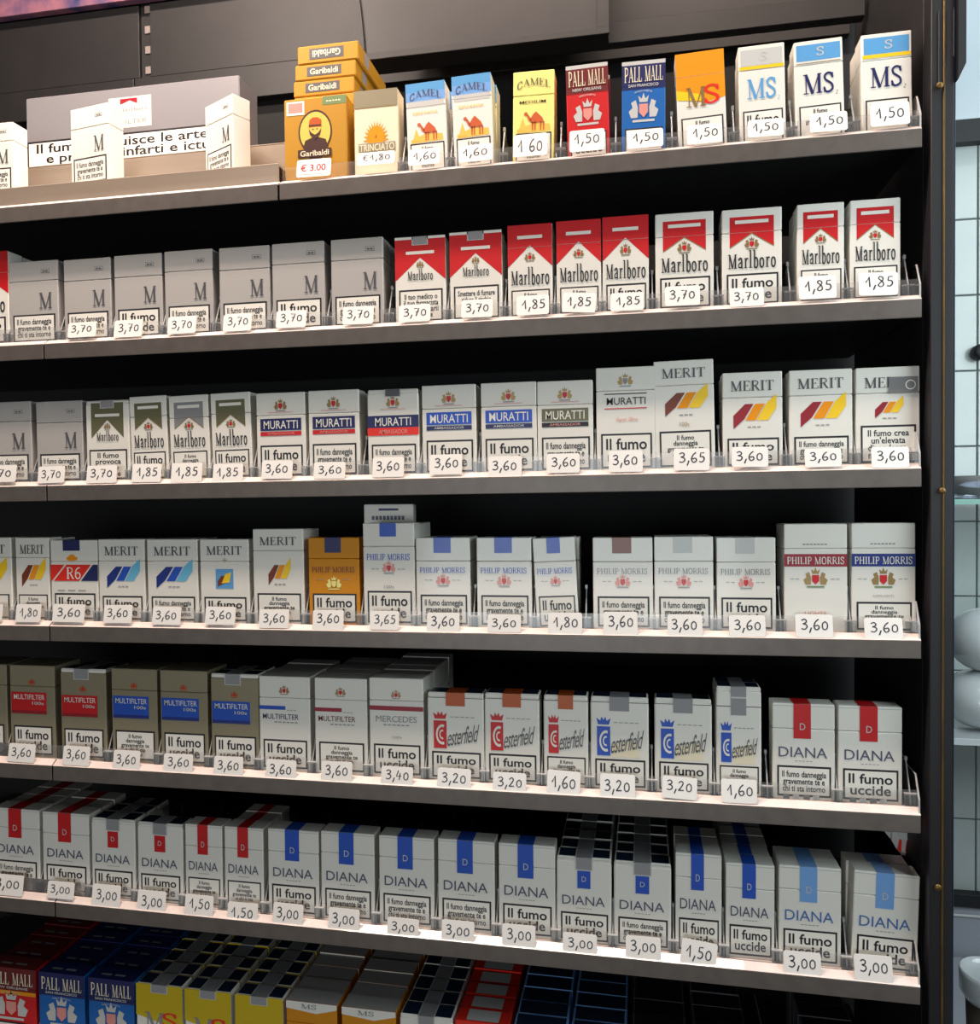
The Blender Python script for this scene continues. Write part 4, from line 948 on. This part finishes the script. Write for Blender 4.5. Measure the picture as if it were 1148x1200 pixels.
r2 = wbox('wall_rail', .86, YW-.022, zb_, 2.4, YW-.001, za, blackm); tag(r2, 'dark rail under the tiles at the lower right', 'rail')
greyp = noisy('grey_panel', (146,150,158), (152,156,164), 6, .5)
p2 = wbox('wall_panel', .86, YW-.014, zb_-.5, 2.4, YW-.001, zb_-.0005, greyp); tag(p2, 'grey lower wall panel behind the white pot', 'panel')
zt_ = un(1130,1074,YW-.02).z; o = wbox('panel_trim', .86, YW-.018, zt_-.002, 2.4, YW-.0145, zt_+.002, mat('lgrey')); tag(o, 'thin pale trim line across the grey lower panel', 'trim')

# glass shelf with dish
YG = .70
zg = un(1130,588,YG).z
gs = link('glass_shelf', None, None, (1.3, YG, zg)); tag(gs, 'green edged glass shelf on the tiled wall', 'shelf')
m = MB(); m.box(-.4,0,-.004,.6,.14,.004,glassm); m.obj('glass_pane', gs)
m = MB(); m.box(-.4,-.002,-.0045,.6,-.0002,.0045,mat('greenedge', .15,.5,0,(58,128,112))); m.obj('glass_edge', gs)
def lathed(name, prof, mt, loc, label, cat_, sc=(1,1,1), n=40, rot=None):
    vs, fs = lathe(prof, n); m = MB(); m.raw(vs, fs, mt); o = m.obj(name, None, loc, True); o.scale = sc
    if rot: o.rotation_euler = rot
    tag(o, label, cat_); return o
Q = un(1150,566,YG+.06); 
lathed('glass_dish', [(.0001,0),(.035,0),(.05,.006),(.066,.026),(.070,.040),(.067,.040),(.060,.024),(.045,.009),(.0001,.006)], clear('dish_glass',(.85,.9,1),.22,.03), (Q.x, YG+.075, zg+.0042), 'clear glass dish standing on the green edged shelf', 'dish')
china = noisy('white_china', (176,182,184), (184,190,192), 5, .2, coat=.5)
# rounded white vessels below the glass shelf
bowl = [(.0001,0),(.03,.0),(.036,.004),(.055,.02),(.070,.045),(.076,.075),(.073,.078),(.068,.05),(.05,.022),(.0001,.012)]
YV = .62
counter_z = un(1130,868,YV).z
def globe(r, k=.9): return [(max(.0001, r*math.sin(math.pi*i/16)), -r*k*math.cos(math.pi*i/16)+r*k) for i in range(17)]
Q1 = un(1160,655,YV); z_a = un(1160,724,YV).z; z_b = un(1160,797,YV).z; z_c = un(1160,862,YV).z
r_ = (un(1160,655,YV).z-z_a)/2/.93
sh = wbox('wall_shelf', 1.05, YV-.02, z_c-.012, 1.75, YW-.03, z_c-.001, china); tag(sh, 'pale ledge carrying the round white jars', 'shelf')
j1 = lathed('round_jar', globe(r_*1.08,.95), china, (Q1.x+.006, YV+.04, z_b+.006), 'round white jar, upper of the two beside the post', 'jar')
j2 = lathed('round_jar', globe(r_*1.15,.82), china, (Q1.x+.002, YV+.045, z_c+.001), 'round white jar, lower of the two beside the post', 'jar')
# curved white funnel-like vessel
# black hook with cable at the right frame edge
Q = un(1147,412,YW-.02)
hk = lathed('wall_hook', [(.0001,0),(.012,0),(.014,.006),(.014,.02),(.009,.026),(.0001,.026)], blackm, (Q.x+.004, YW-.0005, Q.z), 'black round wall hook on the tiles at the right edge', 'hook', rot=(math.radians(90),0,0))
# white pot with dark base
YQ = .45
Q = un(1156,1150,YQ)
pot = link('covered_pot', None, None, (Q.x+.004, YQ, un(1156,1290,YQ).z)); tag(pot, 'white lidded pot with dark base at the lower right corner', 'pot')
zt_ = un(1156,1138,YQ).z-pot.location.z; zm = un(1156,1172,YQ).z-pot.location.z; rr = (un(1156,1100,YQ)-un(1121,1100,YQ)).length
vs, fs = lathe([(rr*.70,zm-.002),(rr*.80,zm+.0),(rr*.98,zm+.012),(rr,zt_-.006),(rr*.98,zt_),(rr*.92,zt_+.001),(rr*.9,zt_-.005),(rr*.5,zt_-.008),(.0001,zt_-.008)], 40); m = MB(); m.raw(vs, fs, china); m.obj('lid', pot, None, True)
vs, fs = lathe([(.0001,0),(rr*.6,0),(rr*.72,zm*.5),(rr*.78,zm-.003),(.0001,zm-.003)], 40); m = MB(); m.raw(vs, fs, noisy('dark_pot', (60,54,46), (72,64,54), 12, .4)); m.obj('pot_body', pot, None, True)
ct = wbox('counter_top', .98, .30, pot.location.z-.03, 2.0, YW-.03, pot.location.z-.0005, greyp); tag(ct, 'grey counter under the white lidded pot', 'counter')
# ------------------------------------------------------------------ the rest of the shop room
plaster = noisy('shop_plaster', (84,82,80), (92,90,86), 6, .8)
for nm, bx in (('floor', (-.7,-3.2,-1.33,2.7,.95,-1.30)), ('ceiling', (-.7,-3.2,1.6,2.7,.95,1.63)), ('wall_left', (-.73,-3.2,-1.3,-.70,.95,1.6)), ('wall_right', (2.7,-3.2,-1.3,2.73,.95,1.6)), ('wall_front', (-.7,-3.23,-1.3,2.7,-3.2,1.6))):
    m = MB(); m.box(*bx, plaster); tag(m.obj(nm), None, None, None, 'structure')
